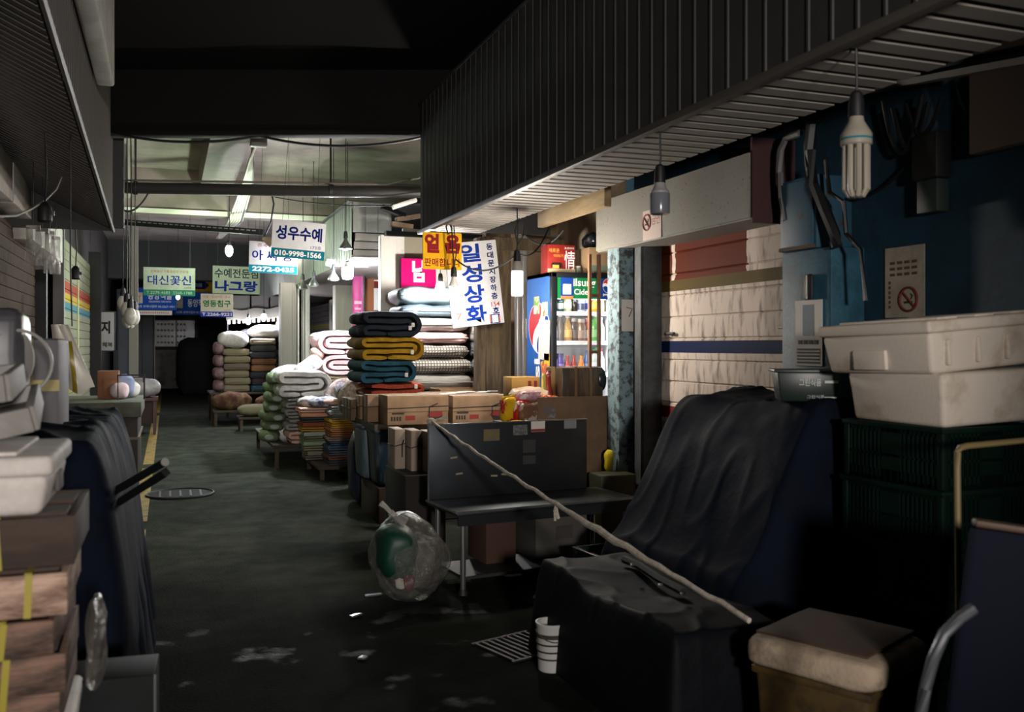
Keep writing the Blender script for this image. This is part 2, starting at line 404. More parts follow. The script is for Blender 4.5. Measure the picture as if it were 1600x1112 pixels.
# ------------------------------------------------------------------ roller shutters
def shutter_sheet(y0, y1, z0, z1, X, pitch, side, dep=0.018):
    mb = MB(); z = z0; zs = []
    while z < z1:
        for dz, dx in ((0, 0.0), (pitch*0.05, 0.0), (pitch*0.09, dep), (pitch*0.5, dep*1.25), (pitch*0.96, dep)):
            if z+dz <= z1: zs.append((z+dz, dx))
        z += pitch
    A = [mb.b.verts.new((X+side*dx, y0, z)) for z, dx in zs]; B = [mb.b.verts.new((X+side*dx, y1, z)) for z, dx in zs]
    for i in range(len(zs)-1): mb.b.faces.new((A[i], A[i+1], B[i+1], B[i]))
    mb.thick(0.004); return mb
def band_mat(name, base, bands, rust, lo=0.5, hi=0.62, rough=0.36, metal=0.55, flecks=True):
    """shutter paint: bands = (z0, z1, colour[, y0, y1]) in object height, streaked with worn patches"""
    m = bpy.data.materials.new(name); m.use_nodes = True; nt = m.node_tree; N = nt.nodes; b = N['Principled BSDF']
    b.inputs['Roughness'].default_value = rough; b.inputs['Metallic'].default_value = metal; b.inputs['Specular IOR Level'].default_value = 0.1
    tc = N.new('ShaderNodeTexCoord'); sep = N.new('ShaderNodeSeparateXYZ'); nt.links.new(tc.outputs['Object'], sep.inputs[0])
    mp = N.new('ShaderNodeMapping'); mp.inputs['Scale'].default_value = (1, 5, 1.2); nt.links.new(tc.outputs['Object'], mp.inputs[0])
    n = N.new('ShaderNodeTexNoise'); n.inputs['Scale'].default_value = 4; n.inputs['Detail'].default_value = 8; nt.links.new(mp.outputs[0], n.inputs['Vector'])
    r = N.new('ShaderNodeValToRGB'); r.color_ramp.elements[0].position = lo; r.color_ramp.elements[1].position = hi+0.12
    r.color_ramp.elements[0].color = (*lin(base), 1); r.color_ramp.elements[1].color = (*lin(rust), 1)
    nt.links.new(n.outputs['Fac'], r.inputs[0]); cur = r.outputs[0]
    def rng(sock, a, c):
        g = N.new('ShaderNodeMath'); g.operation = 'GREATER_THAN'; g.inputs[1].default_value = a; nt.links.new(sock, g.inputs[0])
        l = N.new('ShaderNodeMath'); l.operation = 'LESS_THAN'; l.inputs[1].default_value = c; nt.links.new(sock, l.inputs[0])
        x = N.new('ShaderNodeMath'); x.operation = 'MULTIPLY'; nt.links.new(g.outputs[0], x.inputs[0]); nt.links.new(l.outputs[0], x.inputs[1]); return x.outputs[0]
    # wobble edges a little so that painted patches look brushed
    wob = N.new('ShaderNodeMath'); wob.operation = 'MULTIPLY_ADD'; wob.inputs[1].default_value = 0.10; nt.links.new(n.outputs['Fac'], wob.inputs[0]); nt.links.new(sep.outputs['Y'], wob.inputs[2])
    for bd_ in bands:
        z0, z1, c = bd_[:3]
        f = rng(sep.outputs['Z'], z0, z1)
        if len(bd_) > 3:
            g = rng(wob.outputs[0], bd_[3]+0.05, bd_[4]+0.05); x = N.new('ShaderNodeMath'); x.operation = 'MULTIPLY'; nt.links.new(f, x.inputs[0]); nt.links.new(g, x.inputs[1]); f = x.outputs[0]
        mx = N.new('ShaderNodeMix'); mx.data_type = 'RGBA'; nt.links.new(f, mx.inputs[0]); nt.links.new(cur, mx.inputs[6]); mx.inputs[7].default_value = (*lin(c), 1); cur = mx.outputs[2]
    nt.links.new(cur, b.inputs['Base Color'])
    bp = N.new('ShaderNodeBump'); bp.inputs['Strength'].default_value = 0.03; bp.inputs['Distance'].default_value = 0.01
    nt.links.new(n.outputs['Fac'], bp.inputs['Height']); nt.links.new(bp.outputs['Normal'], b.inputs['Normal'])
    return m
m_shut = band_mat('worn_silver_shutter', 'c8bbb0', [(2.02, 2.5, '581f0a', 5.05, 5.95), (2.02, 2.5, '5e2c18', 6.0, 6.2), (1.95, 2.03, '54451e'), (1.50, 1.585, '0d1d42'), (1.02, 1.105, '7c2220'), (0.52, 0.62, '8a6a1c')], '6a5a4e', rough=0.7, metal=0.0)
sh = thing('roller_shutter', 'worn silver roller shutter with blue and red stripes under the white header', 'shutter')
part('slat_curtain', shutter_sheet(4.42, 6.40, 0.03, 2.31, 3.5, 0.157, -1, 0.012), m_shut, sh)
part('guide_rail', MB().box(3.45, 6.46, 1.14, 0.1, 0.08, 2.28), m_black, sh)
part('pull_handle', MB().box(3.46, 5.98, 1.64, 0.02, 0.10, 0.02, bev=0.004), m_black, sh)
part('pull_handle', MB().box(3.46, 4.62, 1.66, 0.02, 0.14, 0.02, bev=0.004), m_black, sh)
m_shut_l = band_mat('brown_left_shutter', '42332a', [], '2a1f19', rough=0.85, metal=0.0)
sl = thing('roller_shutter', 'brown weathered roller shutter at the left edge under the grey boards', 'shutter')
part('slat_curtain', shutter_sheet(5.4, 11.3, 0.1, 2.72, -1.38, 0.11, 1), m_shut_l, sl)
part('guide_rail', MB().box(-1.32, 11.4, 1.25, 0.14, 0.12, 2.5), m_black, sl)
m_shut_g = band_mat('pale_green_shutter', '8f907c', [(2.26, 2.42, '9c4a34'), (2.14, 2.26, 'b39a3a'), (2.02, 2.14, '4d7f8c'), (0.98, 1.06, '9c4a34'), (0.9, 0.98, 'b39a3a')], '74755f', rough=0.8, metal=0.0)
sg = thing('roller_shutter', 'pale green roller shutter with red, yellow and blue stripes on the left', 'shutter')
part('slat_curtain', shutter_sheet(12.6, 17.8, 0.1, 3.0, -1.3, 0.13, 1), m_shut_g, sg)
part('guide_rail', MB().box(-1.24, 12.5, 1.5, 0.12, 0.1, 3.0), mat('rail_grey', '5d5b58', 0.6), sg)
part('hanging_cord', MB().tube([(-1.2, 14.6, 2.7), (-1.2, 14.6, 1.0)], 0.012, 6), mat('pale_cord', 'b7b487', 0.7), sg)
part('guide_rail', MB().box(-1.2, 17.9, 1.6, 0.2, 0.12, 3.2), m_black, sg)
m_shut_d = band_mat('dark_far_shutter', '6f6c68', [(1.98, 2.08, '8f8a4a')], '4d4a46', rough=0.5, metal=0.4)
sd = thing('roller_shutter', 'grey roller shutter behind the bright bulb under the far canopy', 'shutter')
ps = onX(482, 500, 3.6); pe = onX(522, 500, 3.6)
part('slat_curtain', shutter_sheet(pe.y, ps.y, 0.1, 2.6, 3.6, 0.12, -1), m_shut_d, sd)
part('guide_rail', MB().box(3.57, ps.y+0.08, 1.3, 0.14, 0.14, 2.6), m_black, sd)
part('guide_rail', MB().box(3.57, pe.y-0.1, 1.3, 0.16, 0.2, 2.6), mat('pale_rail', 'b0ab9a', 0.6), sd)

# header box over the silver shutter
hb = thing('shutter_box', 'long speckled white housing board above the silver shutter', 'shutter housing')
m_head = mat('speckled_white', '74726a', 0.7, col2='45423b', nscale=55, nlo=0.60, nhi=0.68, bump=0.1)
part('front_board', MB().box(3.2, 5.64, 2.49, 0.025, 2.06, 0.38), m_head, hb)
part('bottom_board', MB().box(3.35, 5.64, 2.30, 0.3, 2.06, 0.02), m_head, hb)
part('end_panel', MB().box(3.35, 4.60, 2.52, 0.30, 0.02, 0.50), mat('maroon_paint', '3a1e20', 0.7), hb)
part('end_panel', MB().box(3.36, 6.66, 2.49, 0.3, 0.02, 0.38), m_brownwall, hb)
# posts
struct('trim_9', MB().box(3.29, 6.40, 1.15, 0.18, 0.2, 2.3, bev=0.01), m_paleblue)
struct('trim_10', MB().box(3.40, 6.22, 1.15, 0.16, 0.16, 2.3, bev=0.006).box(3.33, 6.2, 1.15, 0.05, 0.1, 2.3), mat('dark_doorpost', '2f3030', 0.7, col2='3e4447', nscale=8))
struct('trim_11', MB().box(3.42, 4.24, 1.04, 0.24, 0.42, 2.08, bev=0.012), mat('lighter_blue_paint', '29586c', 0.6, col2='204658', nscale=7, bump=0.3))
m_wood_old = mat('weathered_wood', '5a4a34', 0.8, col2='3a2e1e', nscale=3, stretch=(6, 6, 0.8), bump=0.4, bscale=12)
struct('trim_12', MB().box(3.05, 8.65, 1.35, 0.26, 0.12, 2.7, bev=0.008).box(2.86, 8.62, 1.3, 0.09, 0.09, 2.6), m_wood_old)
struct('trim_13', MB().box(3.25, 8.58, 1.32, 0.055, 0.07, 2.64, bev=0.005).box(3.31, 8.58, 1.32, 0.05, 0.05, 2.64, bev=0.005), mat('aluminium', 'b9b8b6', 0.35, metal=0.7))
struct('trim_14', MB().box(3.35, 8.6, 2.55, 1.0, 0.12, 0.12), m_wood_old)
struct('wall_shop', MB().box(3.75, 8.2, 1.4, 0.04, 1.2, 2.8).box(3.6, 8.72, 1.4, 0.55, 0.04, 2.8), mat('brown_board', '75624a', 0.8, col2='5d4c38', nscale=3))
struct('wall_side', MB().box(3.75, 6.68, 1.3, 0.5, 0.05, 2.6), m_brownwall)

tbm = MB().box(0, 0, 0, 0.06, 1.3, 0.26, bev=0.008)
p = onX(893, 318, 3.0); solo('wooden_beam', tbm, mat('tan_beam', '94805f', 0.8, col2='7c6a4c', nscale=4, stretch=(3, 0.6, 3)), 'tan wooden beam hung under the canopy above the fridge', 'beam', (3.0, p.y, 2.69))

struct('trim_15', MB().box(3.2, 10.98, 2.90, 1.5, 0.12, 0.05), m_conc_dark)
struct('wall_shade_sheet', MB().box(3.505, 2.8, 3.55, 0.03, 3.6, 1.28), m_conc_dark)  # dark sheet added over the upper blue wall to imitate shade
# ------------------------------------------------------------------ bedding and towels
def serp(w, layers, t, flip=False, n=7):
    """centre line of a cloth folded to and fro; x from -w/2 to w/2, z up from t/2; the turns alternate"""
    P = []; x = w/2-t*0.9; d = 1
    for i in range(layers):
        z = t/2+i*t; a, b_ = (-x, x) if d > 0 else (x, -x)
        for k in range(n+1): P.append((a+(b_-a)*k/n, z))
        if i < layers-1:
            for k in range(1, 5):
                th = -PI/2+PI*k/5; P.append((b_+d*math.cos(th)*t*0.5, z+t/2+math.sin(th)*t/2))
        d = -d
    if flip: P = [(-a, c) for a, c in P]
    return P
def curl(w, t):
    """a quilt folded double and then over: two nested turns on the right, two folds on the left"""
    xl, xr = -w/2+t*0.5, w/2-t*1.5; P = []
    def run(a, b_, z, n=7):
        for k in range(n+1): P.append((a+(b_-a)*k/n, z))
    def arc(cx, cz, r, a0, a1, n):
        for k in range(1, n): a = a0+(a1-a0)*k/n; P.append((cx+math.cos(a)*r, cz+math.sin(a)*r))
    run(xl*0.2, xr, 0.5*t, 5); arc(xr, 2*t, 1.5*t, -PI/2, PI/2, 12)
    run(xr, xl, 3.5*t); arc(xl, 3*t, 0.5*t, PI/2, 3*PI/2, 6)
    run(xl, xr-0.2*t, 2.5*t); arc(xr-0.2*t, 2*t, 0.5*t, PI/2, -PI/2, 6)
    run(xr-0.2*t, xl, 1.5*t); arc(xl, t, 0.5*t, PI/2, 3*PI/2, 6)
    run(xl, xl*0.25, 0.5*t, 4)
    return P
def fabric(name, col, col2=None, s=30, **k):
    return mat(name, col, 0.9, col2=col2 or col, nscale=s, bump=0.25, bscale=k.pop('bscale', 60), sheen=0.0, spec=0.2, **k)
def fold_mesh(w, d, t, layers, seed, flip=False, amp=0.012, kind='serp', soft=0.35):
    p = serp(w, layers, t, flip) if kind == 'serp' else curl(w, t)
    if kind == 'curl' and flip: p = [(-a, c) for a, c in p]
    mb = MB().ribbon(p, t*0.49, -d/2, d/2, 10, soft); mb.jitter(amp, 5.5, seed, az=0.8)
    return mb
F_navy = fabric('navy_quilting', '121820', '182028', 12); F_must = fabric('mustard_quilting', '7a5c10', '8c6c18', 14)
F_teal = fabric('teal_quilting', '12323e', '1e4350', 8); F_rust = fabric('rust_fleece', '8a3a26', '6e2c1d', 30, bscale=120)
F_pink = fabric('pale_pink_cotton', 'd2aeb0', 'd9bcbc', 10); F_white = fabric('white_fleece', 'cfcdc8', 'b8b8b4', 20, bscale=150)
F_green = fabric('sage_green_cotton', '6d7d5c', '7d8b6a', 20); F_cream = fabric('cream_stripe', 'cfc3a0', '8a8268', 8, stretch=(1, 1, 14))
F_mint = fabric('mint_cotton', 'a7c0b6', 'c2d2c8', 12); F_grey = fabric('grey_fleece', 'a3a19c', '8f8d88', 20)
F_lav = fabric('lavender_print', '57597c', 'd5d6dc', 18); F_floral = fabric('floral_print', 'd9d2c6', '8c7274', 12)
F_plum = fabric('plum_print', '6e5258', '8d767a', 10); F_skin = fabric('blush_cotton', 'caa596', 'd8b8aa', 20)
# tables they lie on
def stall_table(label, x0, x1, y0, y1, h, m, cloth=None):
    t = thing('display_table', label, 'table', ((x0+x1)/2, (y0+y1)/2, 0)); w, d = x1-x0, y1-y0
    part('table_top', MB().box(0, 0, h-0.02, w, d, 0.04, bev=0.006), m, t)
    for sx in (-1, 1):
        for sy in (-1, 1): part('leg', MB().box(sx*(w/2-0.05), sy*(d/2-0.05), (h-0.04)/2, 0.05, 0.05, h-0.04), m, t)
    return t
m_ply = mat('dark_plywood', '4a3d2e', 0.8, col2='3a2f23', nscale=3)
stall_table('low dark table beneath the navy and mustard quilts behind the cartons', 2.02, 3.7, 9.28, 10.75, 1.04, m_ply)
stall_table('low dark table beneath the pink quilts and floral pillow', 1.97, 2.62, 12.55, 13.6, 0.62, m_ply)
stall_table('low bench under the sage green and white bedding rolls', 1.24, 1.95, 11.95, 14.6, 0.30, m_ply)
def quilt(label, m, x0, x1, y, z, d, layers, t, kind='curl', flip=False, amp=0.018, group='folded quilts', tag_=None, rz=0.0, name='folded_quilt', m2=None):
    w = x1-x0; seed = rnd.random()*50
    o = thing(name, label, 'quilt', ((x0+x1)/2, y, z), rz, group)
    part('folded_cover', fold_mesh(w, d, t, layers, seed, flip, amp, kind), m, o)
    if tag_: 
        tg = MB(); 
        for k in range(tag_): tg.box(w*0.33+0.03*k, -d/2-0.004, t*(1.4+0.5*k), 0.035, 0.012, 0.045, bev=0.005)
        part('care_label', tg, mat('label_white', 'b9b7b0', 0.7), o, 'white care label')
    return o
# navy / mustard / teal / rust stack
y = 9.75
quilt('rust red fleece blanket at the bottom of the navy and mustard stack', F_rust, 1.90, 2.52, y, 1.04, 0.75, 2, 0.062, 'serp', tag_=1)
quilt('teal quilt folded in a roll below the mustard quilt', F_teal, 1.86, 2.40, y, 1.165, 0.8, 3, 0.060, tag_=1)
quilt('mustard yellow quilt folded between the navy and teal quilts', F_must, 1.86, 2.47, y, 1.400, 0.82, 3, 0.060, tag_=1)
quilt('dark navy quilt on top of the mustard quilt', F_navy, 1.88, 2.44, y, 1.640, 0.82, 3, 0.066, tag_=2)
# duvet stack against the wall, under the pink sign
D_slate = mat('slate_blue_satin', '5f7078', 0.45, col2='6d7d84', nscale=6); D_steel = mat('steel_blue_satin', '4e5e6b', 0.45, col2='5c6c78', nscale=6)
D_stone = mat('stone_grey_satin', '73726f', 0.5, col2='82807c', nscale=6); D_rose = mat('dusty_rose_satin', '9a7c7e', 0.5, col2='a98c8d', nscale=6)
m_knit = mat('grey_waffle_knit', '7d7a74', 0.9, col2='4d4b47', nscale=45, nlo=0.42, nhi=0.52, bump=0.5, bscale=70); 
_nt = m_knit.node_tree; _b = _nt.nodes['Principled BSDF']; _tc = _nt.nodes.new('ShaderNodeTexCoord'); _sp = _nt.nodes.new('ShaderNodeSeparateXYZ'); _cb = _nt.nodes.new('ShaderNodeCombineXYZ'); _bk = _nt.nodes.new('ShaderNodeTexBrick')
_nt.links.new(_tc.outputs['Object'], _sp.inputs[0]); _nt.links.new(_sp.outputs['X'], _cb.inputs[0]); _nt.links.new(_sp.outputs['Z'], _cb.inputs[1]); _nt.links.new(_cb.outputs[0], _bk.inputs['Vector'])
_bk.offset = 0.0; _bk.inputs['Scale'].default_value = 1.0; _bk.inputs['Brick Width'].default_value = 0.034; _bk.inputs['Row Height'].default_value = 0.03; _bk.inputs['Mortar Size'].default_value = 0.006
_bk.inputs['Color1'].default_value = (*lin('96938c'), 1); _bk.inputs['Color2'].default_value = (*lin('8a8780'), 1); _bk.inputs['Mortar'].default_value = (*lin('45433f'), 1); _nt.links.new(_bk.outputs['Color'], _b.inputs['Base Color'])
m_rib = mat('grey_ribbed_knit', '7c7b75', 0.9, col2='5e5d58', nscale=20, stretch=(0.3, 0.3, 9), bump=0.3)
def duvet(label, m, x, y, z, w, d, h, seams=2, group='puffy duvets in a pile', pleat=0.006):
    o = thing('folded_duvet', label, 'duvet', (x, y, z), 0, group); hh = h/2
    mb = MB().sell((0, 0, hh), w/2, d/2, hh*1.03, 0.62, 0.28, 56, 14)
    sd_ = rnd.random()*40
    for v in mb.b.verts:
        f = 1-0.16*math.exp(-((v.co.x/(w*0.015))**2)*0.4) if seams else 1
        v.co.z = hh+(v.co.z-hh)*f
        v.co.z += pleat*math.sin(v.co.x*95+sd_)*(1 if abs(v.co.y) > d*0.3 else 0.3)
    mb.jitter(0.010, 6, sd_); part('puffy_cover', mb, m, o)
    part('edge_piping', MB().tube([(-w*0.47, -d*0.485, hh), (-w*0.2, -d*0.515, hh*0.95), (w*0.2, -d*0.515, hh*0.97), (w*0.47, -d*0.485, hh)], 0.006, 6), m, o)
    return o
yy, zz = 10.35, 1.04
for lab, m, w, h, x in (('grey ribbed knit blanket at the bottom of the duvet pile', m_rib, 0.74, 0.20, 2.89), ('grey waffle knit blanket, lower of the two checked ones', m_knit, 0.74, 0.185, 2.89),
                        ('grey waffle knit blanket, upper of the two checked ones', m_knit, 0.72, 0.165, 2.86), ('dusty rose satin duvet above the checked blankets', D_rose, 0.70, 0.145, 2.86),
                        ('stone grey satin duvet beside the bottom of the white sign', D_stone, 0.80, 0.17, 2.83), ('steel blue satin duvet below the topmost duvet', D_steel, 0.82, 0.15, 2.82),
                        ('slate blue satin duvet topmost on the pile under the pink sign', D_slate, 0.84, 0.21, 2.81)):
    duvet(lab, m, x, yy, zz, w, 0.7, h, pleat=0.0 if 'knit' in lab else 0.006); zz += h*0.955
zz = 1.04
for lab, m, h in (('plum duvet lowest in the narrow pile behind the wooden post', F_plum, 0.18), ('dark blue duvet low in the narrow pile behind the wooden post', D_steel, 0.2), ('charcoal satin duvet second from top beside the wooden post', mat('charcoal_satin', '45484c', 0.5), 0.2), ('pale grey duvet third from the bottom beside the wooden post', D_stone, 0.2), ('grey striped duvet topmost beside the wooden post', D_steel, 0.19)):
    duvet(lab, m, 3.42, 10.4, zz, 0.36, 0.6, h); zz += h*0.955
# pink stack
yP = 13.0
quilt('pale green folded quilt under the mint bedding', F_mint, 1.961, 2.518, yP, 0.62, 0.7, 3, 0.05, 'serp')
quilt('mint green folded cotton sheets under the cream striped quilt', F_mint, 1.940, 2.497, yP, 0.775, 0.7, 4, 0.042, 'serp', True)
quilt('cream striped quilt folded under the pale pink quilts', F_cream, 1.961, 2.518, yP, 0.95, 0.7, 5, 0.038, 'serp')
quilt('pale pink cotton quilt, lower of the pink pair', F_pink, 1.992, 2.539, yP, 1.145, 0.75, 4, 0.071, 'curl', True)
quilt('pale pink cotton quilt, upper of the pink pair', F_pink, 1.930, 2.518, yP, 1.43, 0.75, 4, 0.080, 'curl', True)
def pillow(label, m, loc, dims, rot, group=None, name='pillow', e2=0.35, cat='pillow', amp=0.01):
    w, d, h = dims; o = thing(name, label, cat, loc, rot=rot, group=group)
    mb = MB().sell((0, 0, 0), w/2, d/2, h/2, 1.0, e2, 36, 16); mb.jitter(amp, 6, rnd.random()*30)
    part('pillow_cover', mb, m, o)
    pts = []
    for k in range(41):
        a = 2*PI*k/40; f = lambda q: math.copysign(abs(q)**e2, q); pts.append((w/2*f(math.cos(a))*1.005, d/2*f(math.sin(a))*1.005, 0))
    part('seam_piping', MB().tube(pts, 0.005, 5), m, o); return o
pillow('round pink teddy-fleece cushion squeezed beside the upper pink quilt', F_pink, (1.94, 12.85, 1.62), (0.26, 0.3, 0.2), (0, 0.5, 0.3), e2=0.9, name='cushion', cat='cushion')
pillow('small pale cushion beside the lower pink quilt', F_skin, (1.90, 12.75, 1.44), (0.2, 0.25, 0.16), (0, 0.6, 0), e2=0.9, name='cushion', cat='cushion')
pillow('rose pink pillow sloping down beside the striped cushion', fabric('rose_cotton', 'c98aa6', 'd9a5ba'), (1.84, 13.0, 1.32), (0.42, 0.4, 0.14), (0, -0.6, 0))
pillow('white pillow with brown and blue shapes above the white roll', mat('printed_white', 'dedbd6', 0.85, col2='8090bb', nscale=5, nlo=0.6, nhi=0.64), (1.74, 12.42, 1.28), (0.36, 0.3, 0.13), (0.5, -0.6, 0))
pillow('pale blue and white rolled pillow behind the white roll', fabric('pale_blue_print', 'dcdcda', 'b4c0d0', 8), (1.52, 12.80, 1.17), (0.5, 0.5, 0.24), (0, -0.12, 0), e2=0.6)
pillow('floral white pillow with a plum band leaning beside the mint sheets', F_floral, (2.08, 11.9, 0.84), (0.44, 0.22, 0.62), (0.0, 0.42, 0.1))
pillow('tan and white pillow leaning at the end of the cartons', fabric('tan_weave', 'cfc6b6', 'a08c70', 25), (2.02, 10.65, 0.96), (0.36, 0.16, 0.46), (0.2, 0.5, 0.2))
pillow('grey striped pillow edge between cream quilt and teal quilt', fabric('ticking', 'b3b0b2', '5e5f6c', 10, stretch=(12, 1, 1)), (1.99, 11.2, 0.99), (0.22, 0.3, 0.2), (0.3, 0.6, 0))
# white roll and grey quilts with the sage green fold towards the lane
yR = 12.4
quilt('dusky blush quilt at the bottom of the white roll pile', F_skin, 1.425, 1.919, yR-0.1, 0.30, 0.6, 3, 0.055, 'serp')
quilt('grey fleece quilt low in the pile under the white roll', F_grey, 1.406, 1.938, yR-0.1, 0.47, 0.6, 3, 0.052, 'serp', True)
quilt('grey fleece quilt directly under the white roll', F_grey, 1.396, 1.938, yR-0.1, 0.63, 0.6, 3, 0.04, 'serp')
quilt('grey fleece quilt, topmost of the grey ones beneath the white roll', F_grey, 1.390, 1.930, yR-0.1, 0.755, 0.6, 3, 0.045, 'serp', True)
quilt('thick white fleece quilt rolled up at the front of the stall', F_white, 1.340, 1.950, yR-0.1, 0.892, 0.65, 4, 0.084, 'curl')
greens = ['lowest', 'second from the floor', 'third from the floor', 'fourth from the floor', 'fifth from the floor', 'sixth from the floor', 'topmost']
for k in range(7):
    o = thing('bedding_roll', f'sage green bedding bundle at the lane side of the white roll, {greens[k]}', 'bedding roll', (1.28+0.015*k+0.02*(k % 2), 12.80+0.1*(k % 2), 0.30+k*0.125), 0.1*(k % 3-1), 'sage green bedding bundles')
    mb = MB().sell((0, 0, 0.065), 0.13, 0.42, 0.072, 0.7, 0.5, 32, 12); mb.jitter(0.022, 8, k*3.1); part('bundle_cover', mb, F_green, o)
    part('tucked_end', MB().sell((0.0, -0.415, 0.062), 0.06, 0.025, 0.035, 0.9, 0.9, 14, 8), F_mint, o)
# multicoloured towel pile (lane corner)
tw = ['4a4b50', '6e4c46', '505868', '4a5a72', '465a72', '8a7874', 'b0764e', 'b87e5a', 'caa03c', 'c49a38', '8a8d8e', '9a9fa4', 'a2a8ac']
stall_table('low trolley under the multicoloured towel pile at the lane edge', 1.62, 2.3, 10.75, 11.9, 0.16, m_ply)
z = 0.16
for k, c in enumerate(tw):
    h = 0.050 if k > 3 else 0.056
    nm = ['dark slate', 'brick brown', 'slate grey', 'slate blue', 'dusty blue', 'taupe', 'clay orange', 'peach brown', 'yellow', 'mustard', 'mid grey', 'pale grey', 'silver grey'][k]
    o = thing('folded_towel', f'{nm} folded towel in the front column of the multicoloured pile, {ORD[k+1]} from the bottom', 'towel', (1.95+0.01*math.sin(k*2.1)+k*0.006, 11.05+0.008*math.cos(k*3)+0.012*k, z), 0.04*math.sin(k), 'folded towels in the multicoloured pile')
    part('folded_cloth', fold_mesh(0.44, 0.44, h/2.05, 2, k, bool(k % 2), 0.004, soft=0.25), fabric('towel_'+c, c, bscale=160), o); z += h
zt_ = z
tw2 = [(0.45, 0.43, 0.39), (0.52, 0.52, 0.46), (0.57, 0.55, 0.45), (0.61, 0.67, 0.55), (0.50, 0.55, 0.45), (0.68, 0.72, 0.64), (0.79, 0.60, 0.26), (0.60, 0.36, 0.25), (0.29, 0.32, 0.34), (0.88, 0.66, 0.54), (0.95, 0.78, 0.70)]
z = 0.16
for k, c in enumerate(tw2):
    h = 0.058
    nm = ['brown grey', 'olive grey', 'khaki', 'sage', 'moss green', 'pale sage', 'ochre', 'chestnut', 'charcoal', 'tan', 'blush pink'][k]
    o = thing('folded_towel', f'{nm} folded towel in the rear column of the multicoloured pile, {ORD[k+1]} from the bottom', 'towel', (1.74-0.006*k+0.012*math.sin(k*1.7), 11.58+0.01*math.cos(k*2), z), PI/2+0.05*math.sin(k*2), 'folded towels in the multicoloured pile')
    part('folded_cloth', fold_mesh(0.42, 0.34, h/2.05, 2, k+20, bool(k % 2), 0.006, soft=0.3), fabric('rear_towel_cloth_%d' % k, c, bscale=160), o); z += h
o = thing('fabric_bundle', 'navy and white patterned bundle on top of the multicoloured towels', 'bundle', (1.80, 11.5, z+0.005))
mb = MB().sell((0, 0, 0.055), 0.2, 0.2, 0.06, 0.8, 0.6); mb.jitter(0.015, 7, 3); part('bundle_cover', mb, F_lav, o)
o = thing('fabric_bundle', 'ruffled white cotton bundle beside the navy patterned bundle', 'bundle', (1.66, 11.75, z+0.005))
mb = MB().sell((0, 0, 0.05), 0.14, 0.22, 0.06, 0.8, 0.6); mb.jitter(0.025, 11, 5); part('bundle_cover', mb, F_white, o)
o = thing('fabric_bundle', 'blush pink cushion cover lying on the front towel column', 'bundle', (1.96, 11.25, zt_+0.003))
mb = MB().sell((0, 0, 0.035), 0.2, 0.16, 0.04, 0.8, 0.6); mb.jitter(0.015, 7, 9); part('bundle_cover', mb, F_skin, o)

# far stall on the right: columns of brown towels
def col_stack(base_label, x, y, z, cols, w, d, h, group, rz=0.0, top=None):
    for k, (c, nm) in enumerate(cols):
        o = thing('folded_towel', f'{nm} folded towel in {base_label}, {ORD[k+1]} from the bottom', 'towel', (x+0.012*math.sin(k*2.3), y, z), rz+0.03*math.sin(k*1.9), group)
        mb = MB().sell((0, 0, h/2), w/2, d/2, h*0.53, 0.42, 0.22, 40, 12); mb.jitter(0.012, 8, k+x*7)
        part('folded_cloth', mb, fabric('far_towel_'+c, c, bscale=120), o); part('folded_edge', MB().tube([(-w*0.4, -d*0.49, h*0.42), (0, -d*0.51, h*0.45), (w*0.4, -d*0.49, h*0.42)], 0.012, 6), fabric('far_towel_'+c, c), o); z += h
    return z
yF = 19.6
stall_table('dark low stall table under the brown towel columns', 0.78, 2.7, yF-0.35, yF+0.9, 0.62, m_ply)
zc1 = col_stack('the left column of the far stall', 1.30, yF, 0.62, [('7d7562', 'khaki brown')]*3+[('6b5f54', 'dull brown')]+[('807860', 'khaki brown')]*2, 0.52, 0.5, 0.145, 'brown towels of the far stall')
zc2 = col_stack('the middle column of the far stall', 1.82, yF, 0.62, [('2c4a55', 'dark teal'), ('3c3038', 'dark plum'), ('33333b', 'charcoal'), ('7e5a42', 'tan brown'), ('6e4c3a', 'brown'), ('3a3a40', 'charcoal'), ('41423f', 'charcoal'), ('716a5a', 'thick khaki')], 0.50, 0.5, 0.135, 'brown towels of the far stall')
zc3 = col_stack('the right column of the far stall', 2.36, yF+0.1, 0.62, [('4a4648', 'dark grey'), ('45464c', 'dark grey'), ('55565e', 'slate'), ('4c4e56', 'slate'), ('55484a', 'plum grey'), ('5a4c4c', 'plum grey'), ('4c463e', 'dark olive'), ('4c4a3a', 'olive fluffy'), ('4a4838', 'olive fluffy')], 0.5, 0.5, 0.14, 'brown towels of the far stall')
def bundle(label, m, loc, r, amp=0.03, fr=6, rz=0, e1=0.8, e2=0.6, name='fabric_bundle', cat='bundle', group=None, cl='bundle_cover'):
    o = thing(name, label, cat, loc, rz, group); mb = MB().sell((0, 0, r[2]), *r, e1, e2, 36, 16); mb.jitter(amp, fr, rnd.random()*40); part(cl, mb, m, o); return o
bundle('crumpled white bedding on the left towel column of the far stall', F_white, (1.24, yF-0.02, zc1+0.01), (0.3, 0.26, 0.17))
bundle('dark grey pillow on the middle towel column of the far stall', fabric('dark_pillow', '3d3d40'), (1.70, yF+0.45, zc2-0.1), (0.34, 0.2, 0.15))
bundle('brilliant white bedding heap under the lamps of the far stall', F_white, (1.95, yF+0.1, zc2+0.01), (0.42, 0.28, 0.13), 0.04)
bundle('reddish brown fur cushion on top of the right towel column', fabric('red_fur', '6e4a42', '4c332e', 20), (2.28, yF+0.1, zc3+0.005), (0.18, 0.2, 0.1), 0.03)
bundle('patterned brown bundle under the towel columns of the far stall', fabric('brown_floral', '6e5a42', '4a2a24', 7), (1.18, yF-0.62, 0.30), (0.38, 0.24, 0.17))
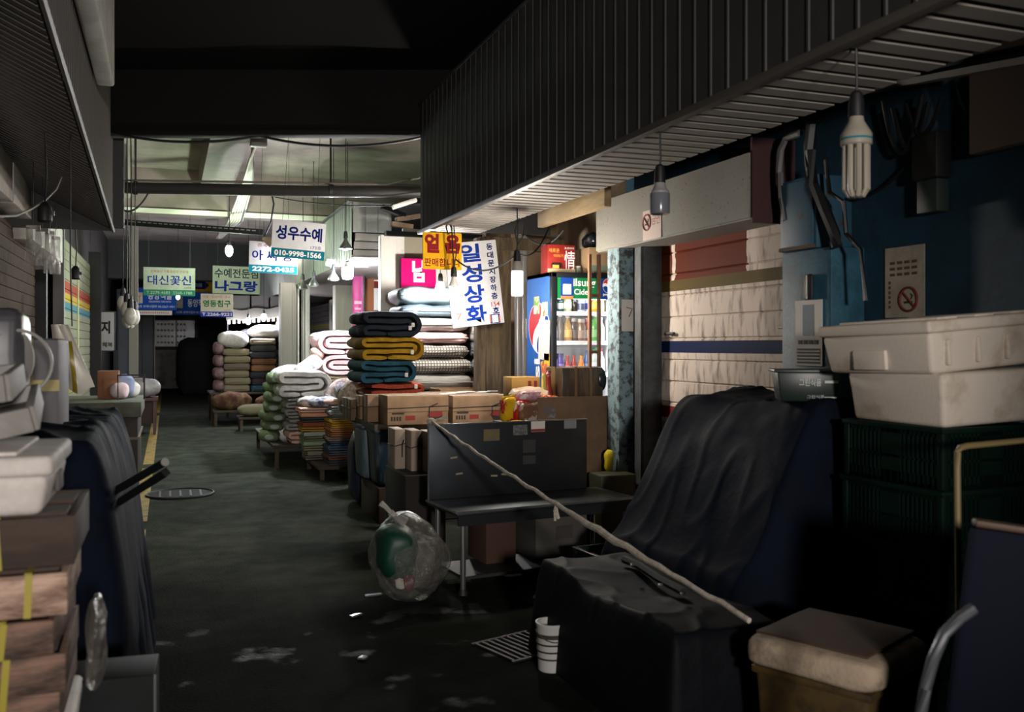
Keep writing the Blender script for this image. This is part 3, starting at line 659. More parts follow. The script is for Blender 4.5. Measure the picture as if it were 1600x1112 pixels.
bundle('small brown patterned bundle right of the larger patterned bundle', fabric('brown_floral', '6e5a42'), (1.95, yF-0.6, 0.30), (0.32, 0.22, 0.13))
stall_table('low bench for patterned bundles before the far stall', 0.82, 2.3, yF-0.92, yF-0.38, 0.30, m_ply)
o = bundle('khaki floor cushion wrapped in clear plastic before the far stall', fabric('khaki_floor', '726c56'), (1.55, 17.6, 0.26), (0.36, 0.3, 0.11), 0.012)
stall_table('small low stand beneath the khaki floor cushion', 1.2, 1.95, 17.35, 17.9, 0.26, m_ply)
for k in range(4):
    bundle(f'plastic-wrapped dusky bedding bag hanging down the side of the far stall, {ORD[k+1]} from the bottom', F_plum, (0.96, yF-0.05, 0.62+0.25*k), (0.11, 0.26, 0.13), 0.02, group='wrapped bags at the side of the far stall')
# ------------------------------------------------------------------ noodle cartons on the corner stall
m_card = mat('kraft_cardboard', '8e7358', 0.85, col2='80664c', nscale=5, bump=0.05)
m_card_d = mat('brown_cardboard', '6e5741', 0.85, col2='5f4a37', nscale=5)
m_strap = mat('black_strap', '17171a', 0.5); m_redprint = mat('red_print', '7e2620', 0.8); m_darkprint = mat('dark_print', '2b241f', 0.8)
m_paper = mat('white_paper', 'c9c5bd', 0.8); m_paperpink = mat('pinkish_paper', 'c99f9b', 0.8)
def carton(label, x, y, z, w, d, h, m=None, group='noodle cartons on the corner stall', rz=0.0, pr=True, rot=None, flap=True, strap=True, panel=None):
    m = m or m_card
    o = thing('cardboard_carton', label, 'carton', (x, y, z), rz, group, rot)
    part('carton_body', MB().box(0, 0, h/2, w, d, h, bev=0.004), m, o)
    if flap:
        part('lid_flap', MB().box(0, -d/2-0.003, h*0.72, w, 0.006, h*0.52).box(0, 0, h+0.003, w, d*0.98, 0.006), m, o)
        part('tape_seam', MB().box(0, 0, h+0.007, w*0.94, 0.012, 0.002), m_darkprint, o)
    if strap:
        s = MB()
        for a, bb in (((-w/2, -d/2-0.008, h*0.58), (w/2, -d/2-0.008, h*0.64)), ((-w/2-0.006, -d/2, h*0.58), (-w/2-0.006, d/2, h*0.58))): s.tube([a, bb], 0.0035, 5)
        s.tube([(w*0.18, -d/2-0.010, h*0.30), (w*0.18, -d/2-0.012, h*0.62), (w*0.32, -d/2-0.012, h*0.74)], 0.005, 5)
        part('tying_strap', s, m_strap, o)
    if pr:
        q = MB().box(-w*0.13, -d/2-0.001, h*0.24, w*0.16, 0.002, h*0.16)
        part('printed_panel', q, m_redprint, o, 'red printed panel')
        bl = MB().prism([(w*0.17, h*0.33), (w*0.18, h*0.20), (w*0.22, h*0.09), (w*0.34, h*0.09), (w*0.39, h*0.20), (w*0.41, h*0.35)], -d/2-0.002, -d/2-0.0005)
        part('printed_bowl', bl, m_darkprint, o, 'picture of a dark noodle bowl')
        part('printed_noodles', MB().prism([(w*0.14, h*0.28), (w*0.19, h*0.43), (w*0.40, h*0.45), (w*0.40, h*0.30), (w*0.30, h*0.24)], -d/2-0.0035, -d/2-0.0022), m_redprint, o)
        t = MB()
        for k in range(4): t.box(-w*0.43+k*w*0.045, -d/2-0.001, h*0.22, w*0.03, 0.002, h*0.15)
        t.box(-w*0.33, -d/2-0.001, h*0.40, w*0.2, 0.002, h*0.06)
        part('printed_marks', t, m_darkprint, o)
    return o
zb = 0.87; yC = 7.98
carton('noodle carton with a bowl picture, left of the front pair on the corner stall', 2.03, yC, zb, 0.54, 0.36, 0.245)
carton('noodle carton with a bowl picture, right of the front pair, next to the snacks', 2.60, yC-0.02, zb, 0.53, 0.36, 0.235)
# the row behind, running back along the lane
for k in range(4):
    carton(f'noodle carton in the row behind the front pair, {ORD[k+1]} from the front', 1.95+0.02*(k % 2), 8.28+0.17*k, zb-0.0, 0.56, 0.16, 0.235-0.012*k, pr=False, strap=(k % 2 == 0), group='carton row receding along the lane')
for k in range(3):
    carton(f'noodle carton in the rear row behind the right front carton, {ORD[k+1]} from the front', 2.55, 8.30+0.19*k, zb, 0.56, 0.18, 0.225, pr=False, strap=False, group='carton row receding behind the right carton')
for k in range(3):
    carton(f'small open carton at the lane end of the stall, {ORD[k+1]} from the far end', 1.80, 9.28-0.16*k-0.1, zb-0.03, 0.34, 0.15, 0.20, m_card_d, pr=False, flap=False, group='small cartons at the lane end')
pp = MB()
for k in range(5): pp.box(2.42+0.12*k, 8.28+0.07*(k % 3), zb+0.238+0.003*k, 0.16, 0.10, 0.003, rot=(0, 0, 0.3*k))
solo('paper_sheets', pp, m_paper, 'loose white paper sheets scattered on the carton tops', 'paper', kind='stuff')
tray = thing('cardboard_tray', 'shallow yellowish cardboard tray in front of the knit blankets', 'tray', (2.85, 9.0, 1.0))
part('tray_floor', MB().box(0, 0, 0.01, 0.66, 0.4, 0.02), m_card, tray); 
part('tray_rim', MB().box(0, -0.2, 0.06, 0.66, 0.012, 0.12).box(0, 0.2, 0.06, 0.66, 0.012, 0.12).box(-0.33, 0, 0.06, 0.012, 0.4, 0.12).box(0.33, 0, 0.06, 0.012, 0.4, 0.12), m_card, tray)
# bins and boards that carry the cartons
ct = thing('stall_counter', 'dark board counter carrying the noodle cartons', 'counter', (2.27, 8.42, 0))
part('counter_top', MB().box(0, 0.1, 0.845, 1.2, 1.25, 0.05), m_ply, ct)
part('front_panel', MB().box(0.2, -0.46, 0.42, 0.75, 0.03, 0.82), mat('dark_board', '2a2724', 0.8), ct)
part('side_board', MB().box(0.55, 0.1, 0.42, 0.04, 1.1, 0.82), m_ply, ct)
part('rear_board', MB().box(0.22, 0.65, 0.42, 0.7, 0.04, 0.82), m_ply, ct)
m_bin = mat('blue_plastic_sheet', '1b3344', 0.5, col2='56605f', nscale=3.2, nlo=0.5, nhi=0.62, stretch=(6, 6, 0.7))
bn = thing('plastic_tub', 'tall blue tub draped in clear plastic at the lane corner of the carton stall', 'tub', (1.84, 8.16, 0.32))
mb = MB().box(0, 0, 0.25, 0.30, 0.40, 0.50, bev=0.05, taper=0.8, seg=3); mb.jitter(0.008, 6, 2, sub=2); part('tub_body', mb, m_bin, bn)
part('tub_rim', MB().box(0, 0, 0.485, 0.32, 0.42, 0.05, bev=0.02), mat('dull_blue_rim', '26384a', 0.5), bn)
bn2 = thing('plastic_tub', 'pale blue tub behind the front blue tub along the lane', 'tub', (1.80, 8.64, 0.32))
mb = MB().box(0, 0, 0.25, 0.28, 0.44, 0.50, bev=0.05, taper=0.85, seg=3); mb.jitter(0.008, 6, 4, sub=2); part('tub_body', mb, mat('pale_blue_sheet', '5c6c72', 0.5, col2='3a4a54', nscale=3, stretch=(5, 5, 0.8)), bn2)
part('tub_rim', MB().box(0, 0, 0.485, 0.3, 0.46, 0.05, bev=0.02), mat('dull_blue_rim', '26384a', 0.5), bn2)
sk = bundle('dark navy sack slumped at the far lane corner of the carton stall', mat('navy_plastic', '1b2236', 0.4), (1.86, 9.15, 0.0), (0.18, 0.22, 0.36), 0.03, 4, e1=0.6, name='plastic_sack', cat='sack', cl='sack_film')
carton('dark brown carton standing under the blue tubs by the lane', 1.86, 8.35, 0.0, 0.28, 0.8, 0.31, mat('sooty_cardboard', '3c2d25', 0.9), pr=False, strap=False, flap=False, group='floor cartons')
carton('narrow brown carton standing upright on the ground behind the steel bench', 1.96, 7.45, 0.0, 0.20, 0.14, 0.62, mat('reddish_cardboard', '432c22', 0.85), pr=False, strap=False, flap=False, group='floor cartons')
# three tied small cartons beside the steel bench
for k in range(3):
    carton(f'tied small grey carton beside the upright steel panel, {ORD[k+1]} from the left', 1.645+0.085*k, 6.98-0.16*k, 0.62, 0.08, 0.24, 0.30, mat('grey_cardboard', '9a8a7c', 0.85), pr=False, flap=False, strap=True, group='tied cartons beside the steel bench')
cr = thing('wooden_crate', 'dark wooden crate under the three tied cartons', 'crate', (1.74, 6.80, 0))
part('crate_body', MB().box(0, 0, 0.31, 0.30, 0.66, 0.62, bev=0.006), mat('black_wood', '211d1a', 0.9), cr)

# ------------------------------------------------------------------ steel bench with upright back
m_steel = mat('dull_stainless', '44484d', 0.36, metal=0.85, col2='393d41', nscale=3, rough2=0.45)
m_steel_e = mat('bright_steel_edge', 'b5b7b8', 0.25, metal=0.9)
BR = 0.105
bt = thing('steel_bench', 'low stainless steel work bench with a tall back panel facing the lane', 'bench', (2.30, 5.80, 0), BR)
part('bench_top', MB().box(0, 0, 0.51, 1.32, 0.52, 0.03, bev=0.006).box(0, -0.25, 0.475, 1.30, 0.015, 0.08), m_steel, bt)
part('top_edge', MB().box(0, -0.263, 0.520, 1.325, 0.006, 0.014).box(-0.663, 0, 0.520, 0.006, 0.52, 0.012), m_steel_e, bt)
part('back_panel', MB().box(-0.05, 0.24, 0.775, 1.22, 0.03, 0.50, bev=0.004), m_steel, bt)
part('panel_edge', MB().box(-0.05, 0.222, 1.025, 1.22, 0.008, 0.008).box(-0.662, 0.222, 0.775, 0.008, 0.008, 0.5), m_steel_e, bt)
for sx in (-1, 1):
    for sy in (-1, 1):
        l = part('leg', MB().cyl((sx*0.60, sy*0.21, 0.01), (sx*0.60, sy*0.21, 0.5), 0.018), m_steel_e, bt)
        part('foot', MB().cyl((sx*0.60, sy*0.21, 0.0), (sx*0.60, sy*0.21, 0.035), 0.035, 0.024), m_black, l)
part('lower_shelf', MB().box(0, 0, 0.10, 1.2, 0.42, 0.02), mat('dark_shelf_steel', '1d1e20', 0.7), bt)
def sticker(x, z, w, h, m, lab, rot=0.0, y=0.2228):
    return part('sticker', MB().box(0, 0, 0, w, 0.002, h, rot=(0, rot, 0)).move(Matrix.Translation((x, y, z))), m, bt, lab)
sticker(0.02, 0.965, 0.11, 0.07, mat('worn_sticker', '77787a', 0.6, col2='4a4b4d', nscale=30), 'worn pale sticker')
s_ = sticker(0.16, 0.985, 0.11, 0.075, m_paper, 'white and red sticker')
part('sticker_band', MB().box(0.16, 0.2215, 0.958, 0.11, 0.001, 0.018), m_redprint, s_)
sticker(-0.20, 0.94, 0.12, 0.08, mat('yellow_stain', '6e6136', 0.7, col2='5a5a52', nscale=20), 'yellow glue stain')
sticker(0.09, 0.85, 0.10, 0.09, mat('dark_sticker', '2c2d2f', 0.7), 'dark square mark')
sticker(0.09, 0.755, 0.10, 0.06, mat('dark_sticker', '2c2d2f', 0.7), 'dark scraped mark')
sticker(0.42, 0.99, 0.10, 0.06, mat('grey_scrape', '7b7d80', 0.5), 'grey scraped mark')
for x, z in ((-0.48, 0.80), (-0.44, 0.69), (-0.18, 0.66), (-0.10, 0.665)): sticker(x, z, 0.05, 0.012, mat('tan_residue', '8d8468', 0.7), 'tan glue residue', 0.5*(x+0.3))
# goods under the bench
cwl = carton('white foam carton with a dark label under the steel bench', 2.50, 5.98, 0.11, 0.40, 0.34, 0.33, mat('dirty_foam', '45433f', 0.8), pr=False, strap=False, flap=False, group='goods under the bench', rz=BR)
part('printed_label', MB().box(0.02, -0.1715, 0.17, 0.13, 0.003, 0.09), mat('faded_print', '3a3532', 0.8), cwl)
carton('reddish brown carton under the steel bench by its left leg', 2.06, 5.95, 0.11, 0.22, 0.3, 0.34, mat('reddish_cardboard', '432c22', 0.85), pr=False, strap=False, flap=False, group='goods under the bench', rz=BR)
# cardboard and boxes before the fridge
fc = solo('cardboard_sheet', MB().box(0, 0, 0.30, 0.62, 0.012, 0.62, bev=0.002), m_card_d, 'flat brown cardboard sheet leaning behind the steel panel', 'cardboard', (2.93, 6.52, 0.55), 0.05)
sf = thing('storage_shelf', 'dark stepped shelf box behind the cardboard sheet holding the snack bags', 'shelf', (0, 0, 0))
part('shelf_body', MB().box(2.56, 6.66, 0.48, 0.36, 0.32, 0.96), mat('black_wood', '211d1a', 0.9), sf); part('tall_body', MB().box(2.985, 6.82, 0.555, 0.47, 0.5, 1.11), mat('black_wood', '211d1a'), sf); part('rear_body', MB().box(2.63, 6.95, 0.555, 0.22, 0.25, 1.11), mat('black_wood', '211d1a'), sf)
part('shelf_top', MB().box(2.56, 6.66, 0.965, 0.37, 0.33, 0.012), m_ply, sf); part('tall_top', MB().box(2.985, 6.82, 1.116, 0.48, 0.51, 0.012), m_ply, sf)
m_tapebox = mat('taped_dark_carton', '3b2e22', 0.35, col2='59452f', nscale=7, nlo=0.5, nhi=0.6, stretch=(3, 1, 0.5))
tb = thing('taped_carton', 'glossy dark brown carton bound with tape in front of the fridge', 'carton', (2.98, 6.70, 1.123), 0.04)
part('carton_body', MB().box(0.03, 0, 0.13, 0.36, 0.3, 0.26, bev=0.012), m_tapebox, tb)
part('tape_strip', MB().box(0.03, 0, 0.13, 0.366, 0.07, 0.266).box(-0.03, 0, 0.13, 0.025, 0.306, 0.266).box(0.10, 0, 0.13, 0.02, 0.306, 0.266), mat('brown_tape', '6b5236', 0.2), tb)
part('tied_bag', MB().sell((0.2, -0.06, 0.16), 0.06, 0.1, 0.1, 0.8, 0.8), mat('black_plastic_bag', '14161a', 0.25), tb)
for k, (c, nm) in enumerate((('8a2f2a', 'dark red'), ('6d7a3a', 'olive green'), ('c9a84a', 'golden'))):
    mg = thing('snack_pack', f'{nm} printed snack pack squeezed in beside the taped carton before the fridge', 'snack pack', (2.775, 6.66+0.05*k, 1.123))
    part('pack_film', MB().box(0, 0, 0.115, 0.03, 0.045, 0.21-0.02*k, bev=0.01, rot=(0, 0.08*(k-1), 0.2)), mat('pack_'+c, c, 0.3, col2='d8d2c0', nscale=9, nlo=0.52, nhi=0.56), mg)
    part('crimped_seal', MB().box(0, 0, 0.225-0.02*k, 0.026, 0.04, 0.015), mat('pack_'+c, c), mg)
ob = carton('small orange-brown carton with dark emblems standing behind the snack bags', 2.66, 6.95, 1.112, 0.24, 0.20, 0.19, mat('orange_cardboard', 'a27a3c', 0.8), pr=False, strap=False, flap=False, group=None)
mk = MB()
for k in range(2): mk.box(0.03+0.05*k, -0.102, 0.10, 0.026, 0.002, 0.12)
part('printed_emblem', mk, m_redprint, ob)
# snack bags
def snack(label, c1, c2, loc, rot, w=0.16, h=0.20, t=0.06, txt=None):
    o = thing('snack_bag', label, 'snack bag', loc, rot=rot, group=None)
    mb = MB().sell((0, 0, h/2), w/2, t/2, h/2, 0.55, 0.6, 28, 14); mb.jitter(0.008, 14, rnd.random()*30)
    part('bag_film', mb, mat('bag_'+c1+c2, c1, 0.22, col2=c2, nscale=6, nlo=0.5, nhi=0.54), o)
    part('crimped_seal', MB().box(0, 0, h*1.0, w*0.8, 0.006, 0.02).box(0, 0, 0.004, w*0.8, 0.006, 0.016), mat('seal_'+c1, c1, 0.3), o)
    return o
S0 = 0.973
snack('yellow and red snack bag at the left end of the snack pile', 'c9a21c', 'a8281f', (2.42, 6.60, S0), (0.25, -0.15, 0.2), 0.14, 0.2, 0.07)
snack('red snack bag with white swirl second from the left of the snack pile', 'a8261f', 'e2d8cc', (2.50, 6.58, S0), (0.3, 0.1, -0.1), 0.13, 0.17, 0.07)
snack('orange and white snack bag lying on the snack pile under the taped carton', 'c4471c', 'd9d0c6', (2.70, 6.66, S0+0.13), (1.2, 0.1, 0.5), 0.2, 0.14, 0.06)
snack('silver-brown snack bag at the front of the snack pile', '6a4a3c', 'a89a8c', (2.55, 6.55, S0), (0.15, 0.0, 0.1), 0.17, 0.15, 0.09)
snack('clear-wrapped brown snack bag right of the red bags', '6e5446', '9c8678', (2.63, 6.56, S0), (0.1, 0.1, 0.0), 0.16, 0.15, 0.09)
snack('grey crinkled snack bag at the right end of the snack pile', '63605e', '7e7a76', (2.71, 6.55, S0), (0.05, -0.05, 0.0), 0.17, 0.14, 0.09)
snack('pink and white snack bag behind the front snack bags', 'b98a94', 'ddd0cc', (2.56, 6.66, S0+0.12), (0.9, 0.0, 0.2), 0.2, 0.16, 0.07)
snack('small yellow candy bag flat on the ledge before the snack pile', 'c4a52e', 'a23a28', (2.43, 6.515, S0), (1.45, 0, 0.4), 0.1, 0.09, 0.03)
snack('small cream candy bag flat on the ledge before the snack pile', 'c9c2a8', '8a9a5a', (2.50, 6.51, S0), (1.45, 0, -0.3), 0.1, 0.09, 0.03)
bundle('tan plastic bag collapsed over the snack pile', mat('tan_film', 'b59f88', 0.4), (2.62, 6.70, S0+0.15), (0.15, 0.1, 0.05), 0.03, 10, name='plastic_bag', cat='bag', cl='bag_film')
yb = bundle('bright yellow plastic bag hanging low beside the dark door post', mat('yellow_plastic', 'c9b420', 0.35), (3.14, 6.35, 0.60), (0.03, 0.03, 0.08), 0.02, 12, name='plastic_bag', cat='bag', cl='bag_film')
gc = thing('plastic_basket', 'dark olive basket under the yellow bag at the bench end', 'basket', (3.12, 6.25, 0.0)); part('basket_body', MB().box(0, 0, 0.3, 0.3, 0.22, 0.6, bev=0.02, taper=0.9), mat('dark_olive', '2c2c18', 0.6), gc)
# ------------------------------------------------------------------ drinks fridge
m_frblue = mat('fridge_blue', '1c62b0', 0.35, col2='1a4f98', nscale=1.5); m_frblack = mat('fridge_black', '15171b', 0.35); m_liner = mat('white_liner', 'dcdcdc', 0.5)
m_navyp = mat('deep_blue_print', '173a86', 0.4); m_redp = mat('bright_red_print', 'b3262e', 0.4); m_whitep = mat('white_print', 'e6e6e4', 0.5); m_greenp = mat('header_green', '12703a', 0.35)
FX, FY = 3.31, 7.43; FB = 0.20; FH = 1.965; fw, fd = 0.62, 0.54
pl = thing('fridge_plinth', 'black plinth box under the drinks fridge', 'plinth', (FX, FY, 0)); part('plinth_body', MB().box(0, 0, FB/2, fw, fd, FB), m_black, pl)
fr = thing('drinks_fridge', 'tall blue drinks fridge with a lit glass door beside the flaking pale blue post', 'fridge', (FX, FY, FB))
w2, d2 = fw/2, fd/2
part('side_panel', MB().box(-w2+0.012, 0.01, FH/2, 0.024, fd-0.02, FH), m_frblue, fr)
part('side_panel', MB().box(w2-0.012, 0.01, FH/2, 0.024, fd-0.02, FH), m_frblue, fr)
part('liner', MB().box(0, d2-0.03, FH/2, fw-0.05, 0.02, FH).box(-w2+0.03, 0.02, FH/2, 0.01, fd-0.08, FH-0.1).box(w2-0.03, 0.02, FH/2, 0.01, fd-0.08, FH-0.1).box(0, 0, 0.06, fw-0.05, fd-0.06, 0.12), m_liner, fr)
part('top_cover', MB().box(0, 0, FH-0.015, fw, fd, 0.03), m_frblack, fr)
dr = part('door', MB().box(-w2+0.025, -d2, FH/2, 0.05, 0.045, FH, bev=0.006).box(w2-0.025, -d2, FH/2, 0.05, 0.045, FH, bev=0.006).box(0, -d2, FH-0.02, fw, 0.045, 0.045, bev=0.006).box(0, -d2, 0.05, fw, 0.045, 0.1, bev=0.006), m_frblack, fr)
part('glass_pane', MB().box(0, -d2-0.005, 0.86, fw-0.09, 0.006, 1.56), film('fridge_glass', 'e8f0f4', 0.10, 0.03, 0.03, 0.0), dr)
part('door_handle', MB().box(w2-0.03, -d2-0.035, 0.95, 0.02, 0.03, 0.3, bev=0.006), m_frblack, dr)
hd = part('header_panel', MB().box(-0.075, -d2-0.006, 1.845, 0.385, 0.012, 0.20), m_greenp, fr)
hd2 = part('header_panel', MB().box(0.19, -d2-0.006, 1.845, 0.145, 0.012, 0.20), m_navyp, fr)
text('Chilsung', m_whitep, fr, -0.06, 1.875, 0.32, 0.085, y=-d2-0.0145, bold=0.02)
text('Cider', m_whitep, fr, -0.02, 1.805, 0.16, 0.05, y=-d2-0.0145, bold=0.02)
def globe(parent, cx, cz, r, y, rz=0.0, ax=1.0, loc=None, spin=0.0):
    """round emblem: red cap, white wave, blue bowl"""
    def half(sgn, off):
        P = []
        for k in range(25):
            a = PI*k/24; P.append((math.cos(a)*r*ax, sgn*math.sin(a)*r))
        wv = [(-r*ax+2*r*ax*k/12, off*r+0.16*r*math.sin(2*PI*k/12)) for k in range(13)]
        if sgn > 0: return [p for p in P if p[1] > off*r-0.02*r][0:]+[w for w in wv if abs(w[0]) < r*ax*0.97]
        return [p for p in P if p[1] < off*r+0.02*r]+[w for w in wv if abs(w[0]) < r*ax*0.97]
    circ = [(math.cos(2*PI*k/32)*r*ax*1.04, math.sin(2*PI*k/32)*r*1.04) for k in range(32)]
    out = []
    for poly, m, t, nm in ((circ, m_whitep, 0.001, 'emblem_disc'), (half(1, 0.22), m_redp, 0.002, 'emblem_cap'), (half(-1, -0.22), m_navyp, 0.002, 'emblem_bowl')):
        o = part(nm, MB().prism(poly, -t, 0), m, parent); o.location = loc if loc else (cx, y, cz); o.rotation_euler = (0, -spin, rz); out.append(o)
    return out
globe(fr, 0.215, 1.862, 0.058, -d2-0.0125, ax=0.8)
text('pepsi', m_whitep, fr, 0.21, 1.785, 0.08, 0.028, y=-d2-0.0145, bold=0.02)
sx = -w2-0.001
globe(fr, 0, 0, 0.24, 0, rz=-PI/2, ax=0.86, loc=(sx, -0.02, 1.50), spin=1.1)
o = text('pepsi', m_whitep, fr, 0, 0, 0.62, 0.17, y=0, bold=0.03, spin=PI/2); o.location = (sx-0.003, 0.0, 0.93); o.rotation_euler = (0, 0, -PI/2)
def side_note(y, z, w, h, m, lab=None, k=0.0):
    o = part('stuck_note', MB().box(0, 0, 0, w, 0.002, h, rot=(0, k, 0)), m, fr, lab); o.location = (sx-0.004, y, z); o.rotation_euler = (0, 0, -PI/2); return o
side_note(-0.14, 1.40, 0.24, 0.34, m_paper, 'white handwritten note on the fridge side', 0.06)
side_note(0.03, 1.70, 0.13, 0.15, mat('green_label', '6f9a3c', 0.6, col2='d8d4c0', nscale=14, nlo=0.48, nhi=0.54), 'yellow and green sticker')
side_note(-0.16, 1.66, 0.12, 0.12, mat('cream_label', 'd4c79a', 0.6, col2='a8482c', nscale=14, nlo=0.55, nhi=0.6), 'cream and red sticker')
side_note(-0.20, 1.20, 0.12, 0.17, mat('yellow_label', 'c8a428', 0.6, col2='c05a4a', nscale=10, nlo=0.5, nhi=0.55), 'red and yellow sticker')
side_note(-0.12, 1.12, 0.06, 0.20, mat('orange_label', 'c0622c', 0.6, col2='d8c24a', nscale=10, nlo=0.5, nhi=0.55), 'orange sticker', -0.3)
side_note(-0.18, 0.93, 0.13, 0.12, mat('pinkish_paper', 'c99f9b'), 'pale pink notice')
part('payment_sticker', MB().box(-0.165, -d2-0.0135, 1.835, 0.115, 0.003, 0.19), m_navyp, fr, 'navy and orange sticker with a white square')
part('sticker_square', MB().box(-0.165, -d2-0.016, 1.825, 0.075, 0.002, 0.085), m_whitep, fr)
part('sticker_band', MB().box(-0.165, -d2-0.016, 1.755, 0.115, 0.002, 0.025), mat('orange_print', 'd8733a', 0.5), fr)
SH = (1.625, 1.375, 1.10, 0.80)
for z in SH:
    s_ = MB().box(0, 0.02, z, fw-0.07, 0.4, 0.012)
    part('wire_shelf', s_, m_liner, fr); 
    part('shelf_edge', MB().box(0, -0.19, z, fw-0.07, 0.012, 0.035), m_liner, fr)
m_tubefr = glow('fridge_tube', 'eef4ff', L_FRIDGE)
for sx_ in (-1, 1): part('light_tube', MB().cyl((sx_*(w2-0.05), -d2+0.045, 0.15), (sx_*(w2-0.05), -d2+0.045, 1.74), 0.011, n=8), m_tubefr, fr)
part('light_tube', MB().cyl((-0.22, -d2+0.05, 1.755), (0.22, -d2+0.05, 1.755), 0.011, n=8), m_tubefr, fr)
# bottles and cans on its shelves
def drink(kind, label, x, z, c, cap, sc=1.0, band=None, y=-0.13):
    o = thing('drink_bottle' if kind != 'can' else 'drink_can', label, 'bottle' if kind != 'can' else 'can', (FX+x, FY+y, FB+z+0.0065), 0, 'drinks in the fridge')
    m = mat('drink_'+c, c, 0.15, spec=0.6); r = 0.028*sc
    if kind == 'bottle':
        part('bottle_body', MB().lathe([(r*0.9, 0), (r, 0.01), (r, 0.085*sc), (r*0.92, 0.10*sc), (r*0.45, 0.135*sc), (r*0.42, 0.15*sc)], 14), m, o)
        part('bottle_cap', MB().cyl((0, 0, 0.149*sc), (0, 0, 0.168*sc), r*0.5, n=12), mat('cap_'+cap, cap, 0.4), o)
        hb_, zb_ = 0.045*sc, 0.03*sc
    elif kind == 'jar':
        part('bottle_body', MB().lathe([(r*1.05, 0), (r*1.12, 0.01), (r*1.12, 0.10*sc), (r*0.85, 0.118*sc), (r*0.8, 0.125*sc)], 14), m, o)
        part('bottle_cap', MB().cyl((0, 0, 0.125*sc), (0, 0, 0.148*sc), r*0.9, n=12), mat('cap_'+cap, cap, 0.4), o)
        hb_, zb_ = 0.05*sc, 0.025*sc
    else:
        part('can_body', MB().lathe([(r*0.85, 0), (r, 0.006), (r, 0.108*sc), (r*0.8, 0.118*sc)], 14), m, o)
        part('can_lid', MB().cyl((0, 0, 0.117*sc), (0, 0, 0.12*sc), r*0.8, n=12), m_steel_e, o); hb_, zb_ = 0.05*sc, 0.03*sc
    if band: part('label_band', MB().cyl((0, 0, zb_), (0, 0, zb_+hb_), r*(1.14 if kind == 'jar' else 1.02), n=14, cap=False), mat('band_'+band, band, 0.4), o)
    return o
rows = {
 0: [('bottle', 'dark green', '1f3a2c', '1a1a1a', 1.15, None), ('bottle', 'deep green', '26463a', '20242a', 1.1, 'c9c9c2'), ('bottle', 'pale olive', '9aa37c', 'd0d0c8', 1.25, 'cfd2b8'), ('bottle', 'dark brown', '2c2420', '16161a', 1.2, None), ('jar', 'steel grey', '9a9ea6', '2a2c38', 1.1, '3c4460'), ('bottle', 'white and blue labelled', 'c9ccd4', '1d2c6a', 1.15, '27438c'), ('bottle', 'orange', 'd08a22', 'd8d4c8', 1.2, 'e0b040'), ('bottle', 'pale yellow', 'd5c48a', 'e0e0da', 1.15, None)],
 1: [('bottle', 'clear grey', '8f9498', '2a2c30', 1.3, 'a9adb2'), ('bottle', 'brownish', '6c5a4a', 'c8c8c0', 1.45, None), ('bottle', 'amber', '9a7430', 'd0c8b8', 1.4, 'c49a4a'), ('jar', 'dark espresso', '3a2a22', '7d7a74', 1.4, '5a4a3e'), ('jar', 'coffee brown', '6e4e3a', '9a948c', 1.35, '8a7464'), ('jar', 'red and green fruit', 'a83a3a', 'c86a70', 1.4, 'd8d2c4'), ('bottle', 'bright green', '4f9a3e', 'd0d8d0', 1.45, '86b878'), ('bottle', 'milky', 'c8ccc8', 'e0e0e0', 1.3, None)],
 2: [('jar', 'purple', '4a2a70', '3a2460', 1.2, '6a4a94'), ('jar', 'violet', '54348a', '3a2460', 1.2, '8a74b0'), ('bottle', 'red capped juice', 'a83428', 'b03028', 0.95, 'd8b0a0'), ('bottle', 'red juice', '9a2a26', 'b03028', 0.95, 'c8c0b8'), ('bottle', 'orange juice', 'd87a1e', 'e08a30', 0.95, 'e8b870'), ('bottle', 'blue labelled', '3a66b0', '2a58a8', 1.2, '86a4d0'), ('bottle', 'green topped white', 'c4d0c4', '2c8a4a', 1.35, 'e0e4e0'), ('bottle', 'white', 'd8d8d4', 'c03a34', 1.3, None)],
 3: [('can', 'yellow', 'c8b01e', 'c8b01e', 1.25, None), ('can', 'blue and white', '2a58b0', '2a58b0', 1.3, 'd4dae4'), ('can', 'blue', '2450a0', '2450a0', 1.3, 'e0e4ea'), ('can', 'red', 'a02a28', 'a02a28', 1.2, None)]}
shn = ['top', 'second', 'third', 'lowest']
for r_, L in rows.items():
    for k, (kd, nm, c, cap, sc, band) in enumerate(L):
        drink(kd, f'{nm} {"can" if kd == "can" else "bottle"} on the {shn[r_]} fridge shelf, {ORD[k+1]} from the left', -0.225+0.064*k+0.004*(k % 2), SH[r_], c, cap, sc, band, y=-0.14+0.02*(k % 2))
# chocolate-pie carton and other goods on the fridge top
cp = thing('snack_carton', 'red chocolate-pie carton with white brush writing on top of the fridge', 'carton', (3.17, 7.40, FB+FH+0.001), 0.0)
m_cpred = mat('carton_red', '9c2a22', 0.4, col2='7c1f1a', nscale=2)
part('carton_body', MB().box(0, 0, 0.125, 0.255, 0.16, 0.25, bev=0.003), m_cpred, cp)
part('cream_base', MB().box(0, -0.081, 0.022, 0.255, 0.002, 0.044), mat('cream_print', 'c9b58c', 0.5), cp)
part('pie_top', MB().lathe([(0.045, 0), (0.052, 0.01), (0.050, 0.035), (0.04, 0.048)], 18, (-0.045, -0.0815, 0.05), 1, 0.03), mat('chocolate_print', '2c1710', 0.5), cp)
part('pie_filling', MB().box(-0.055, -0.083, 0.062, 0.06, 0.002, 0.028, bev=0.0), mat('sponge_print', 'd0a84a', 0.5), cp)
text('새로운', mat('gold_print', 'd8a848', 0.5), cp, -0.07, 0.20, 0.10, 0.035, y=-0.0825, bold=0.01)
